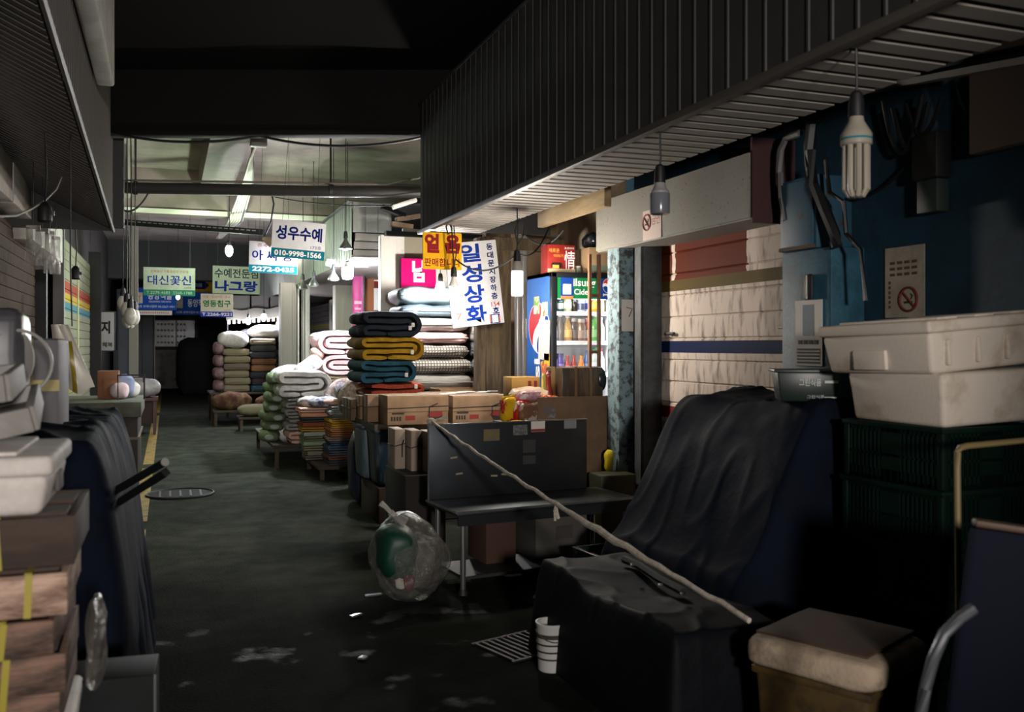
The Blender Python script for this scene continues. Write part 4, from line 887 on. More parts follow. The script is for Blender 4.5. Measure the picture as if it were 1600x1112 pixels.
text('이야기', mat('gold_print', 'd8a848', 0.5), cp, -0.03, 0.155, 0.09, 0.028, y=-0.0825, bold=0.01)
text('情', m_whitep, cp, 0.075, 0.12, 0.10, 0.16, y=-0.0825, bold=0.006)
text('초코파이', m_whitep, cp, 0.07, 0.222, 0.09, 0.02, y=-0.0825, bold=0.02)
sj = thing('glass_jar', 'small clear jar between the red carton and the tan carton on the fridge', 'jar', (3.34, 7.36, FB+FH+0.001)); part('jar_body', MB().lathe([(0.03, 0), (0.034, 0.01), (0.034, 0.05), (0.026, 0.062)], 14), mat('cloudy_glass', '8fa090', 0.15), sj); part('jar_lid', MB().cyl((0, 0, 0.062), (0, 0, 0.075), 0.028), m_white, sj)
tc_ = thing('cardboard_carton', 'tan carton with packing tape on the right of the fridge top', 'carton', (3.50, 7.38, FB+FH+0.001)); part('carton_body', MB().box(0, 0, 0.115, 0.22, 0.3, 0.23, bev=0.004), mat('tan_cardboard', '9a7f5e', 0.8), tc_); part('tape_strip', MB().box(0, -0.151, 0.05, 0.22, 0.002, 0.05), mat('greenish_tape', '6c7a6a', 0.3), tc_)
bundle('black plastic bag with a lime edge stuffed on the tan carton', mat('black_plastic_bag', '14161a', 0.25), (3.50, 7.36, FB+FH+0.232), (0.10, 0.12, 0.07), 0.02, 11, name='plastic_bag', cat='bag', cl='bag_film')
lad = thing('wooden_ladder', 'narrow brown wooden ladder standing before the right side of the fridge', 'ladder', (3.20, 6.72, 0), 0.0)
m_lad = mat('ladder_wood', '7c5638', 0.7, col2='5f3f28', nscale=4, stretch=(8, 8, 0.6))
for x in (-0.045, 0.035): part('rail', MB().box(x, 0, 1.18, 0.022, 0.03, 2.2, rot=(0, 0.0, 0)), m_lad, lad)
for z in (0.5, 0.9, 1.5, 1.95): part('rung', MB().box(-0.005, 0, z, 0.07, 0.022, 0.025), m_lad, lad)
for x in (-0.045, 0.035): part('foot', MB().box(x, 0, 0.04, 0.024, 0.032, 0.08), m_black, lad)
ou = thing('power_outlet', 'cream double power outlet on the aluminium post with a plug in it', 'outlet', (3.345, 8.535, 1.72)); part('outlet_plate', MB().box(0, 0, 0, 0.08, 0.03, 0.2, bev=0.008), mat('cream_plastic', 'b9b09c', 0.5), ou)
for z in (0.05, -0.05): part('socket', MB().cyl((0, -0.016, z), (0, -0.02, z), 0.026, n=14), m_darkprint, ou)
part('plug', MB().cyl((0, -0.02, -0.05), (0, -0.06, -0.06), 0.02, 0.012), m_black, ou)
part('plug_cord', MB().tube([(0, -0.055, -0.06), (-0.01, -0.06, -0.15), (0.0, -0.04, -0.5), (0.0, -0.03, -1.0)], 0.006, 6), m_black, ou)
nt_ = thing('paper_notice', 'pale paper notice with a red mark pinned to the flaking blue post', 'notice', (3.28, 6.294, 1.78)); part('paper_sheet', MB().box(0, 0, 0, 0.12, 0.003, 0.24), m_paper, nt_); part('red_mark', MB().tube([(-0.02, -0.003, 0.06), (0.03, -0.003, 0.05), (0.0, -0.003, -0.01)], 0.004, 5), m_redprint, nt_)

# ------------------------------------------------------------------ shop signs
m_swhite = mat('sign_white', 'd9dadc', 0.5, col2='cfcfce', nscale=5); m_steal = mat('sign_teal', '0f6a78', 0.5); m_sgreen = mat('sign_pale_green', '868a7d', 0.6, col2='7b7f72', nscale=4)
m_dgreen = mat('sign_dark_green', '1d5240', 0.5); m_nav = mat('sign_navy', '101a5e', 0.5); m_blk = mat('sign_black', '23262a', 0.5); m_sblue = mat('sign_blue', '1f4f9a', 0.5); m_yel = mat('sign_yellow', 'dba81c', 0.5, col2='d09a1a', nscale=4)
m_mar = mat('sign_maroon', '7e1f22', 0.5); m_sgr = mat('sign_leaf_green', '2f7a3c', 0.5); m_rb = mat('royal_blue', '2142b8', 0.5); m_cream = mat('sign_cream', 'd5d3c4', 0.5); m_mag = mat('sign_magenta', 'b80f62', 0.5); m_blue2 = mat('print_blue', '163a94', 0.5)
m_sred = mat('print_faded_red', 'c07a66', 0.6)
def sign(name, label, x0, y0, x1, y1, Y, m, roll=0.0, cat='sign', cords=None, t=0.02, rz=0.0, strip=None, group=None, cy=None):
    a, b_ = onY(x0, y0, Y), onY(x1, y1, Y); a2 = onY(x0, y1, Y); b2 = onY(x1, y0, Y)
    w = abs(b_.x-a.x); h = abs((a.z-a2.z)+(b2.z-b_.z))/2
    c = ((a.x+b_.x)/2, Y, (a.z+a2.z+b_.z+b2.z)/4)
    o = thing(name, label, cat, c, rot=(0, roll, rz), group=group)
    part('board', MB().box(0, 0, 0, w, t, h, bev=0.004), m, o)
    if strip: part('strip', MB().box(0, -t/2-0.001, -h/2+strip[0]*h/2, w*0.995, 0.003, strip[0]*h), strip[1], o)
    if cords:
        cd = MB()
        for fx in cords[0]: cd.tube([(fx*w, 0, h/2), (fx*w*cords[2], 0, roof_z(c[0]+fx*w, Y)-c[2])], 0.0025, 4)
        part('hanging_wire', cd, m_black, o)
    return o, w, h, -t/2-0.0015
o, w, h, f = sign('hanging_sign', 'white hanging sign with navy lettering and a teal phone strip, nearest of the row', 424.5, 346, 508, 404, 11, m_swhite, 0.055, cords=((-0.32, 0.32), 3.35, 0.9), strip=(0.24, m_steal))
text('성우수예', m_nav, o, 0, h*0.17, w*0.87, h*0.38, f, 0.035); text('173호', m_nav, o, w*0.33, -h*0.17, w*0.2, h*0.09, f); text('010-9998-1566', m_whitep, o, 0, -h*0.38, w*0.88, h*0.15, f-0.002, 0.03)
o, w, h, f = sign('hanging_sign', 'white hanging sign half hidden behind the nearest white hanging sign', 389, 378, 465, 427, 12.5, m_swhite, 0.02, cords=((-0.3, 0.3), 3.5, 0.9), strip=(0.25, m_steal))
text('혼수 도매', m_mar, o, -w*0.08, h*0.38, w*0.52, h*0.11, f); text('아 씨 방', m_nav, o, -w*0.02, h*0.06, w*0.84, h*0.32, f, 0.02); text('156호', m_nav, o, w*0.36, -h*0.18, w*0.16, h*0.08, f); text('2272-0435', m_whitep, o, 0, -h*0.375, w*0.86, h*0.15, f-0.002, 0.03)
o, w, h, f = sign('hanging_sign', 'pale green hanging sign with large dark lettering right of the plain bulb', 332, 416, 406, 459, 16, m_sgreen, 0.01, cords=((-0.4, 0.4), 3.57, 1.0))
text('수예전문점', m_blk, o, 0, h*0.24, w*0.92, h*0.34, f, 0.02); text('나그랑', m_nav, o, 0, -h*0.22, w*0.9, h*0.4, f, 0.04)
o, w, h, f = sign('hanging_sign', 'pale green hanging sign with brush lettering and a dark green phone strip on the left', 224, 418, 305, 462, 15.2, m_sgreen, 0.0, cords=((-0.4, 0.4), 3.57, 1.0), strip=(0.21, m_dgreen))
text('한복꽃신 전통장신구 전문점', m_mar, o, 0, h*0.36, w*0.72, h*0.10, f); text('대신꽃신', m_nav, o, 0, h*0.05, w*0.84, h*0.34, f, 0.015); text('120호', m_blk, o, w*0.36, -h*0.2, w*0.14, h*0.06, f); text('T.2279-4683  2268-1788', m_sgreen, o, 0, -h*0.395, w*0.88, h*0.1, f-0.002)
def ornate(o, w, h, f):
    part('emblem_plate', MB().box(-w*0.36, f, 0.04*h, w*0.2, 0.003, h*0.5, bev=0.001), mat('pale_gold', 'a89a7a', 0.4), o); text('DY', mat('dark_gold', '5c4c2c', 0.5), o, -w*0.36, 0.04*h, w*0.13, h*0.24, f-0.003)
o, w, h, f = sign('hanging_sign', 'blue fabric shop sign with a gold emblem, left one of the blue pair', 206, 450, 275.5, 484, 25, m_sblue, 0.0, cords=((-0.4, 0.4), 3.3, 1.0)); ornate(o, w, h, f)
text('동양직물', m_whitep, o, w*0.13, h*0.16, w*0.55, h*0.36, f, 0.02); text('GOLDENTEX FORMANTA', m_whitep, o, w*0.13, -h*0.12, w*0.5, h*0.08, f); text('112호 본매사업부 02-2267-1821', m_whitep, o, w*0.02, -h*0.34, w*0.88, h*0.12, f)
o, w, h, f = sign('hanging_sign', 'blue fabric shop sign farther back, partly behind the sign with the phone number on blue', 271, 456, 331, 492, 28, m_sblue, 0.0, cords=((-0.4, 0.4), 3.3, 1.0)); ornate(o, w, h, f)
text('동양직물', m_whitep, o, w*0.14, h*0.02, w*0.55, h*0.34, f, 0.02); text('112호 본매사업부 02-2267-1821', m_whitep, o, w*0.02, -h*0.38, w*0.88, h*0.1, f)
o, w, h, f = sign('hanging_sign', 'cream board hanging under the left blue fabric shop sign', 214, 485, 269, 492, 25.05, m_cream, 0.0, cords=((-0.4, 0.4), 2.95, 1.0))
mk = MB()
for k in range(14): mk.box(-w*0.40+w*0.06*k, f, 0, w*0.035, 0.002, h*0.35)
part('faint_lettering', mk, m_sred, o)
o, w, h, f = sign('hanging_sign', 'yellow and white direction sign with a navy arrow behind the pale green signs', 296, 428, 331, 460, 30, m_whitep, 0.0, cords=((-0.4, 0.4), 3.3, 1.0), strip=(0.25, m_redp))
part('yellow_field', MB().box(w*0.1, f, -h*0.08, w*0.8, 0.003, h*0.62), m_yel, o); part('navy_arrow', MB().prism([(-w*0.5, h*0.14), (w*0.2, h*0.14), (w*0.38, -h*0.05), (w*0.2, -h*0.24), (-w*0.5, -h*0.24)], f-0.004, f-0.001), m_nav, o); text('의류', m_whitep, o, -w*0.08, -h*0.05, w*0.3, h*0.2, f-0.006)
o, w, h, f = sign('hanging_sign', 'small cream hanging sign with green lettering and a bright blue phone strip', 313.5, 459, 364, 495, 19, m_cream, 0.0, cords=((-0.35, 0.35), 3.5, 1.0), strip=(0.23, m_rb))
text('이불 / 침대커버 / 혼수', m_sred, o, 0, h*0.37, w*0.84, h*0.12, f); text('영동침구', m_sgr, o, 0, h*0.08, w*0.86, h*0.3, f, 0.03); text('147호', m_sred, o, w*0.33, -h*0.2, w*0.2, h*0.07, f); text('T.2266-9221', m_whitep, o, 0.0, -h*0.385, w*0.92, h*0.15, f-0.002, 0.04)
# standing signs
o, w, h, f = sign('standing_sign', 'dark-framed standing sign with one large character beside the left posts', 147, 486, 181, 549, 20, mat('frame_dark', '25282e', 0.5), 0.0)
part('white_panel', MB().box(-w*0.02, f, 0, w*0.88, 0.004, h*0.95, bev=0.001), mat('dim_white', 'a9a5a0', 0.6), o); text('지', m_blk, o, w*0.03, h*0.1, w*0.42, h*0.32, f-0.004, 0.04); text('단체복', m_blk, o, 0, -h*0.33, w*0.7, h*0.12, f-0.004, 0.02)
part('post', MB().box(w*0.47, 0, -h*0.5-0.35, 0.06, 0.04, 0.75), m_black, o); part('post', MB().box(-w*0.47, 0, -h*0.5-0.35, 0.06, 0.04, 0.75), m_black, o)
# the big slanting white sign, the yellow ice sign and the pink sign
c = onY(741, 443, 8.3)
o = thing('hanging_sign', 'large white hanging board with tall blue lettering, tilted, over the noodle cartons', 'sign', c, rot=(0, -0.115, 0)); w, h = 0.515, 0.79
part('board', MB().box(0, 0, 0, w, 0.018, h, bev=0.006), m_swhite, o); f = -0.0105
for k, ch in enumerate('일성상화'): text(ch, m_blue2, o, -0.015, h*0.365-k*h*0.243, 0.205, 0.168, f-0.001, 0.03)
for k, ch in enumerate('동대문시장하층'): text(ch, m_nav, o, 0.185, h*0.42-k*h*0.098, 0.062, 0.062, f, 0.03)
text('154', m_redp, o, 0.185, h*0.42-7*h*0.098, 0.085, 0.045, f, 0.01); text('호', m_nav, o, 0.185, h*0.42-8*h*0.095, 0.065, 0.062, f, 0.03)
text('7', mat('print_orange', 'd6704e', 0.5), o, -0.185, -h*0.37, 0.05, 0.06, f); text('00', mat('print_orange', 'd6704e', 0.5), o, -0.20, h*0.05, 0.045, 0.10, f)
part('card_sticker', MB().box(0.165, f-0.001, -h*0.44, 0.10, 0.003, 0.085, bev=0.0), m_navyp, o, 'navy and orange card sticker'); part('sticker_square', MB().box(0.165, f-0.004, -h*0.44, 0.06, 0.003, 0.07), m_whitep, o)
part('sticker_band', MB().box(0.119, f-0.003, -h*0.435, 0.012, 0.003, 0.07).box(0.211, f-0.003, -h*0.445, 0.012, 0.003, 0.06), mat('orange_print', 'd8733a', 0.5), o)
part('hanging_wire', MB().tube([(0.17, 0, h/2), (0.14, 0, h/2+0.06)], 0.004, 5).tube([(-0.2, 0, h/2), (-0.18, 0, h/2+0.06)], 0.004, 5), m_black, o)
o, w, h, f = sign('hanging_sign', 'yellow hanging sign with maroon lettering in front of the large white board', 660.5, 363.5, 721, 421, 8.0, m_yel, 0.0, cords=((-0.2, 0.3), 2.60, 1.0))
text('얼 음', m_mar, o, 0, h*0.2, w*0.92, h*0.52, f, 0.045); text('판매합니다', m_mar, o, 0, -h*0.31, w*0.93, h*0.23, f, 0.02)
o, w, h, f = sign('wall_sign', 'magenta sign with white lettering above the duvet pile', 626.5, 404, 681, 470, 10.9, m_mag, 0.0)
text('남', m_whitep, o, w*0.02, h*0.2, w*0.42, h*0.52, f, 0.05); part('white_bar', MB().box(0, f, -h*0.42, w*0.4, 0.003, h*0.05), m_whitep, o)
wp = thing('wall_panel', 'tall white panelled column left of the magenta sign', 'panel', (onY(612, 400, 11.2).x, 11.2, 0)); part('panel_board', MB().box(-0.05, 0, 1.45, 0.2, 0.14, 2.9, bev=0.01).box(0.1, 0.01, 1.45, 0.1, 0.12, 2.9, bev=0.01), m_white, wp)
part('rear_panel', MB().box(0.52, 0.05, 1.5, 0.75, 0.04, 3.0), m_white, wp)
wl = thing('louvre_panel', 'slanted wooden slat panel above the magenta sign', 'panel', (onY(652, 385, 11.2).x, 11.21, onY(652, 385, 11.2).z)); q = MB().box(0, 0, 0, 0.42, 0.03, 0.36)
for k in range(6): q.box(0.0, -0.02, -0.17+0.07*k, 0.44, 0.012, 0.006, rot=(0, -0.5, 0))
part('slat_board', q, mat('beige_slats', '8f8876', 0.7), wl)
bn = thing('fabric_banner', 'tall pink fabric banner with pale printing behind the bright bulb', 'banner', (onY(559, 470, 15).x, 15, 0)); part('banner_cloth', MB().grid(lambda a, b_: Vector((-0.085+0.17*a, 0.012*math.sin(a*9), 1.2+1.55*b_)), 8, 14).thick(0.003), mat('banner_pink', 'c85a96', 0.7, col2='b8467e', nscale=3), bn)
part('pole', MB().cyl((0.1, 0, 0), (0.1, 0, 2.8), 0.018), m_steel, bn)
q = MB()
for k in range(4): q.box(-0.055+0.035*k, -0.02, 1.38, 0.014, 0.003, 0.14)
q.box(0, -0.02, 2.25, 0.12, 0.003, 0.05).box(0, -0.02, 2.15, 0.10, 0.003, 0.03); part('pale_print', q, mat('pale_pink_print', 'e0a8b8', 0.6), bn)
dp = thing('wall_panel', 'orange wooden door panel with a red and white poster behind the pink banner', 'door panel', (onY(585, 440, 15.5).x, 15.5, 0)); part('panel_board', MB().box(0, 0, 1.4, 0.34, 0.05, 2.8), mat('orange_wood', '9c5a34', 0.6), dp); part('poster', MB().box(0.06, -0.03, 2.35, 0.15, 0.004, 0.62), m_whitep, dp); part('poster_bands', MB().box(0.06, -0.034, 2.58, 0.15, 0.003, 0.12).box(0.06, -0.034, 2.1, 0.15, 0.003, 0.1), m_redprint, dp)
for px, wv, m, lb in ((456, 0.55, mat('pale_column', '8f8a83'), 'pale grey column right of the far towel columns'), (472, 0.3, m_white, 'narrow white lit doorway strip left of the grey shutter'), (536, 0.42, mat('pale_rail', 'b0ab9a'), 'cream door jambs right of the grey shutter')):
    p = onY(px, 480, 17.5); c_ = thing('door_jamb', lb, 'jamb', (p.x, 17.5, 0)); q = MB().box(0, 0, 1.35, wv*0.8, 0.3, 2.7)
    for k in range(3): q.box(-wv*0.3+wv*0.3*k, -0.16, 1.35, 0.03, 0.03, 2.7)
    part('jamb_board', q, m, c_)
for m_ in bpy.data.materials:
    if m_.name.startswith(('sign_', 'print_', 'royal', 'white_print', 'deep_blue')): m_.node_tree.nodes['Principled BSDF'].inputs['Specular IOR Level'].default_value = 0.08; m_.node_tree.nodes['Principled BSDF'].inputs['Roughness'].default_value = 0.8
# ------------------------------------------------------------------ lamps
m_sock = mat('black_socket', '131416', 0.5); m_cord = mat('black_cord', '101113', 0.5); m_lampbase = mat('lamp_base_white', 'b8b6ae', 0.5); m_tubeoff = mat('unlit_tube', '8f897c', 0.35)
def lampthing(label, loc, top, slack=0.0, group='hanging lamps', cat='lamp', name='hanging_lamp'):
    o = thing(name, label, cat, loc, group=group); h = roof_z(loc[0], loc[1])-loc[2]
    part('cord', MB().tube([(0, 0, 0.05), (0.006+slack, 0.004, h*0.5), (0, 0, h)], 0.005, 6), m_cord, o)
    part('socket', MB().lathe([(0.012, 0.09), (0.022, 0.08), (0.027, 0.05), (0.029, 0.0), (0.026, -0.002)], 14), m_sock, o); return o
# lit corn-shaped bulb in front of the fridge
p = onY(808, 408, 6.7); o = lampthing('glowing long white bulb hanging in front of the fridge', (p.x, 6.7, p.z), 2.6)
part('lamp_base', MB().lathe([(0.025, 0.0), (0.03, -0.02), (0.041, -0.05), (0.043, -0.078)], 18), m_lampbase, o)
part('glowing_bulb', MB().lathe([(0.038, -0.078), (0.042, -0.09), (0.042, -0.255), (0.037, -0.265), (0.01, -0.267)], 20), glow('lit_white', 'fff4e6', L_SHOP), o)
part('cord_loop', MB().tube([(0.0, 0, 0.12), (0.05, 0, 0.2), (0.06, 0, 0.28), (0.02, 0, 0.33), (-0.02, 0, 0.24), (0.0, 0, 0.14)], 0.005, 6), m_cord, o)
# small reflector lamp in front of the white board
p = onY(709, 432, 7.85); o = lampthing('small reflector bulb on a looped black cord before the white board', (p.x, 7.85, p.z), 2.58, 0.02)
part('lamp_base', MB().lathe([(0.014, 0.0), (0.02, -0.02), (0.042, -0.075), (0.043, -0.09)], 16), m_lampbase, o); part('lamp_face', MB().lathe([(0.041, -0.09), (0.03, -0.104), (0.008, -0.108)], 16), glow('lit_reflector_face', 'f4f6ff', 330.0), o)
# bright bulb hidden behind the board, over the duvets
p = onY(688, 440, 9.5); o = lampthing('bright bulb hanging at the edge of the large white board by the duvet pile', (p.x, 9.5, p.z), 2.7)
part('glowing_bulb', MB().sell((0, 0, -0.06), 0.05, 0.05, 0.06, 1, 1, 18, 10), glow('lit_duvet_bulb', 'fff7ee', L_QUILT), o)
# big LED bulb under the far canopy
p = onY(543, 412, 12.2); o = lampthing('brilliant large LED bulb hanging at the corner of the far canopy', (p.x, 12.2, p.z+0.02), 2.85)
part('lamp_base', MB().lathe([(0.025, 0.0), (0.03, -0.02), (0.06, -0.07)], 18), m_lampbase, o); part('glowing_bulb', MB().lathe([(0.06, -0.07), (0.074, -0.09), (0.076, -0.17), (0.06, -0.215), (0.02, -0.225)], 20), glow('lit_led', 'f4f6ff', L_STALL), o)
# fluorescent tube behind it
p0, p1 = onY(511, 412, 13.2), onY(574, 410, 13.2); o = thing('tube_lamp', 'lit fluorescent tube lamp mounted under the far canopy', 'lamp', ((p0.x+p1.x)/2, 13.2, p0.z)); L = (p1.x-p0.x)/2
part('light_tube', MB().cyl((-L, 0, 0), (L, 0, 0), 0.03, n=12), glow('lit_tube', 'f2f4ff', L_TUBE), o); part('lamp_housing', MB().box(0, 0, 0.05, 2*L, 0.05, 0.035), m_white, o); part('end_cap', MB().cyl((-L-0.02, 0, 0), (-L, 0, 0), 0.032), m_lampbase, o); part('end_cap', MB().cyl((L+0.02, 0, 0), (L, 0, 0), 0.032), m_lampbase, o)
# plain greenish bulb in the lane
p = onY(358, 384, 14.0); o = lampthing('plain glowing bulb hanging in mid-lane over the pale green signs', (p.x, 14.0, p.z), 3.57)
part('glowing_bulb', MB().sell((0, 0, -0.07), 0.052, 0.052, 0.085, 1, 1, 18, 12), glow('lit_green_white', 'e4ffdc', L_GREEN), o)
p = onY(452, 374, 16.6); o = lampthing('added glowing bulb hidden behind the nearest white hanging sign', (p.x, 16.6, p.z+0.05), 3.5)  # extra bulb added out of sight to brighten the far signs and stall
part('glowing_bulb', MB().sell((0, 0, -0.06), 0.06, 0.06, 0.075, 1, 1, 18, 10), glow('added_lane_glow', 'fbf6e8', 300.0), o)
# far stall bulbs
for k, (px, py, lb) in enumerate(((388, 506, 'left'), (412, 500, 'right'))):
    p = onY(px, py, 19.45); o = lampthing(f'{lb} one of two glowing bulbs over the white bedding of the far stall', (p.x, 19.45, p.z+0.12), 2.66)
    part('glowing_bulb', MB().sell((0, 0, -0.06), 0.05, 0.05, 0.07, 1, 1, 18, 10), glow('lit_far', 'f4f4ff', L_FAR), o)
# tiny violet-white lamp in front of the blue signs
p = onY(278, 462, 22.5); o = lampthing('tiny violet-white point of light under the pale green brush-lettered sign', (p.x, 22.5, p.z), 3.2); part('glowing_bulb', MB().sell((0, 0, -0.03), 0.04, 0.04, 0.05, 1, 1, 12, 8), glow('lit_violet', 'f0ecff', 600.0), o)
# unlit bell lamps
m_bell = mat('bell_reflector', '5e615c', 0.35, metal=0.6)
for px, py, Y, s, lb in ((540, 372, 11.6, 1.0, 'bell-shaped reflector lamp hanging above the brilliant LED bulb'), (521, 422, 12.6, 1.0, 'bell-shaped reflector lamp hanging left of the brilliant LED bulb'), (490, 432, 13.6, 0.95, 'bell-shaped reflector lamp second from the left under the far canopy'), (473, 437, 14.2, 0.95, 'bell-shaped reflector lamp leftmost under the far canopy')):
    p = onY(px, py, Y); o = lampthing(lb, (p.x, Y, p.z), p.z+0.45)
    part('lamp_shade', MB().lathe([(0.02*s, 0.0), (0.03*s, -0.04), (0.05*s, -0.07), (0.078*s, -0.11), (0.08*s, -0.135), (0.076*s, -0.135)], 20), m_bell, o); part('bulb_face', MB().lathe([(0.074*s, -0.132), (0.05*s, -0.145), (0.01, -0.15)], 20), mat('frosted_face', 'cfd6d8', 0.2), o)
# unlit big spiral-free CFL and LED jar by the blue wall
p = atD(1338, 182, 3.3); o = lampthing('large unlit fluorescent bulb with parallel tubes hanging before the blue wall', tuple(p), 2.6)
part('lamp_base', MB().lathe([(0.024, 0.0), (0.028, -0.02), (0.046, -0.05), (0.054, -0.065), (0.054, -0.10), (0.048, -0.105)], 20), m_tubeoff, o)
part('teal_ring', MB().cyl((0, 0, -0.085), (0, 0, -0.078), 0.0545, n=20), m_steal, o)
for k in range(4):
    a = PI*k/4+0.3; dx, dy = 0.038*math.cos(a), 0.038*math.sin(a)
    q = MB().tube([(dx, dy, -0.1), (dx, dy, -0.26), (dx*0.7, dy*0.7, -0.278), (-dx*0.7+0.0, -dy*0.7, -0.278), (-dx, -dy, -0.26), (-dx, -dy, -0.1)], 0.0105, 8); part('glass_tube', q, m_tubeoff, o)
p = atD(1031, 285, 4.63); o = lampthing('unlit grey jar-shaped LED bulb hanging before the white housing board', tuple(p), 2.6)
part('lamp_base', MB().lathe([(0.024, 0.0), (0.028, -0.01), (0.032, -0.03), (0.047, -0.045), (0.047, -0.055)], 20), mat('grey_lamp_base', '8d8d8c', 0.5), o)
part('lamp_body', MB().lathe([(0.048, -0.055), (0.05, -0.06), (0.05, -0.15), (0.047, -0.158), (0.01, -0.16)], 20), mat('grey_diffuser', '6a6d75', 0.2), o)
# empty black sockets on the left
for px, py, X, lb in ((70, 330, -0.72, 'empty black lamp socket hanging before the grey boards'), (118, 425, -0.82, 'empty black lamp socket hanging before the pale green shutter')):
    p = onX(px, py, X); o = thing('lamp_socket', lb, 'socket', tuple(p)); zt = zl(p.y)+0.03-p.z
    part('cord', MB().tube([(0, 0, 0.04), (0.01, 0, zt*0.5), (0, 0, zt)], 0.006, 6), m_cord, o); part('socket_body', MB().lathe([(0.012, 0.06), (0.028, 0.045), (0.042, 0.02), (0.044, -0.06), (0.036, -0.07)], 16), m_sock, o); part('socket_grip', MB().box(0.045, 0, -0.01, 0.02, 0.02, 0.03), m_sock, o)
# string of unlit bulbs, far left
for k in range(7):
    p = onX(192+3.6*(k % 3)+k*2.2, 462+6.5*(k % 4)+k*3, -0.45+0.06*(k % 3)); o = lampthing(f'white unlit bulb in the cluster hanging at the far left, {ORD[k+1]} from the lane entrance', tuple(p), p.z+0.35, group='bulb cluster far left')
    part('bulb_glass', MB().sell((0, 0, -0.08), 0.055, 0.055, 0.09, 1, 1, 14, 8), mat('milky_bulb', 'c9c9bd', 0.3), o)

# ------------------------------------------------------------------ pipes, rails and cables overhead
p0, p1 = onY(178, 293, 11.9), onY(660, 300, 10.6)
solo('duct_pipe', MB().tube([p0-Vector((0.3, -0.05, 0)), p0, p0.lerp(p1, 0.3), p0.lerp(p1, 0.65)-Vector((0, 0, 0.012)), p1, p1+Vector((0.4, -0.05, 0.02))], 0.068, 14), mat('dark_pipe', '2a2926', 0.55), 'thick dark pipe crossing overhead below the beige ceiling', 'pipe')
solo('conduit', MB().tube([p0+Vector((0, -0.02, 0.085)), p0.lerp(p1, 0.5)+Vector((0, -0.02, 0.085)), p0.lerp(p1, 0.88)+Vector((0, -0.02, 0.08)), p1+Vector((-0.05, 0, 0.16)), p1+Vector((0.1, 0, 0.26))], 0.014, 8), mat('grey_conduit', '6f6a63', 0.5), 'thin grey conduit lying along the top of the thick dark pipe', 'conduit')
for px, lb in ((212, 'left hanger rod holding the thick dark pipe'), (517, 'right hanger rod holding the thick dark pipe')):
    k = (px-178)/482; c = p0.lerp(p1, k); o = thing('hanger_rod', lb, 'rod', tuple(c)); part('rod', MB().tube([(0, 0, 0.06), (0, 0, 4.2-c.z)], 0.013, 6), m_black, o); part('clamp', MB().cyl((-0.025, 0, 0), (0.025, 0, 0), 0.08, n=14), m_black, o)
q0, q1 = onY(180, 346, 15.0), onY(412, 363, 13.6); dv = (q1-q0)
rl = thing('cable_tray', 'slotted black rail slanting across the lane above the plain bulb', 'rail', tuple((q0+q1)/2), rot=(0, math.asin(-dv.z/dv.length), math.atan2(dv.y, dv.x)))
part('rail_body', MB().box(0, 0, 0, dv.length, 0.05, 0.085), m_black, rl)
q = MB()
for k in range(26): q.box(-dv.length/2+0.09*k+0.07, -0.027, 0.015, 0.055, 0.004, 0.014)
part('rail_slots', q, mat('pale_slots', '8a8a80', 0.6), rl)
# pale strip painting the lit lower edge of the cross beam
solo('lit_edge_strip', MB().box(1.35, 14.93, 3.575, 4.2, 0.04, 0.07), mat('lit_edge_pale', 'c9cbb8', 0.5), 'painted lit edge, pale trunking along the underside of the cross beam', 'highlight')
# bundle of pale conduits coming down the middle
cb = thing('conduit_bundle', 'bundle of pale conduits running along the lane below the dark beam', 'conduits', (0, 0, 0))
for k in range(6):
    a = onY(404-2*k, 216, 9.9+0.05*k); b_ = onY(380+3*k, 285, 11.6); c = onY(358+4*k, 345, 14.6); d = onY(338+2*k, 372, 20.5)
    part('conduit', MB().tube([a, a.lerp(b_, 0.5)+Vector((0, 0, 0.04)), b_, b_.lerp(c, 0.5), c, d], 0.016, 6), mat('pale_conduit', 'a29d90', 0.5) if k != 5 else m_cord, cb)
jb = thing('junction_box', 'grey junction box under the bulkhead where the conduits start', 'junction box', tuple(onY(404, 222, 9.55))); part('box_body', MB().box(0, 0, 0, 0.16, 0.12, 0.09, bev=0.01), mat('grey_box', '5c5953', 0.5), jb); part('box_lid', MB().box(0.02, 0, 0.07, 0.24, 0.16, 0.06, bev=0.02), mat('grey_box', '5c5953'), jb)
sk_ = thing('speaker_horn', 'small tan horn hanging by a cable at the end of the slotted rail', 'horn', tuple(onY(413, 372, 12.4))); part('horn_cone', MB().cyl((0.10, 0, -0.05), (-0.02, 0, 0.0), 0.075, 0.02, 14), mat('tan_horn', '9a8a6a', 0.6), sk_); part('cable', MB().tube([(0, 0, 0.02), (0.08, 0, 0.2), (0.12, 0, 0.45), (0.10, 0, 0.55)], 0.012, 6), m_cord, sk_)
def cable(label, pts, r=0.008, m=None, name='cable', group=None):
    return solo(name, MB().tube(pts, r, 6), m or m_cord, label, 'cable', group=group)
cable('black cable drooping along the lower edge of the dark bulkhead', wires(onY(175, 208, 9.35), onY(405, 212, 8.95), 0.07)+wires(onY(405, 212, 8.95), onY(660, 214, 8.4), 0.09)[1:], 0.012)
cable('black cable loop hanging from the thick pipe at the left post', wires(onY(188, 326, 11.8), onY(232, 302, 11.8), 0.10), 0.012)
cable('thin cable sagging beneath the thick dark pipe on the right', wires(onY(430, 308, 11.2), onY(660, 318, 10.4), 0.06), 0.006)
cable('black cable swinging from the small reflector bulb to the glowing long bulb', wires(onY(712, 405, 7.85), onY(806, 398, 6.7), 0.11), 0.007)
cable('black cord looped over the yellow sign up to the canopy', [onY(x, y_, 7.82) for x, y_ in ((700, 348), (704, 352), (706, 362), (700, 366), (697, 354), (702, 342), (706, 356), (707, 385), (709, 412), (709, 428))], 0.007)
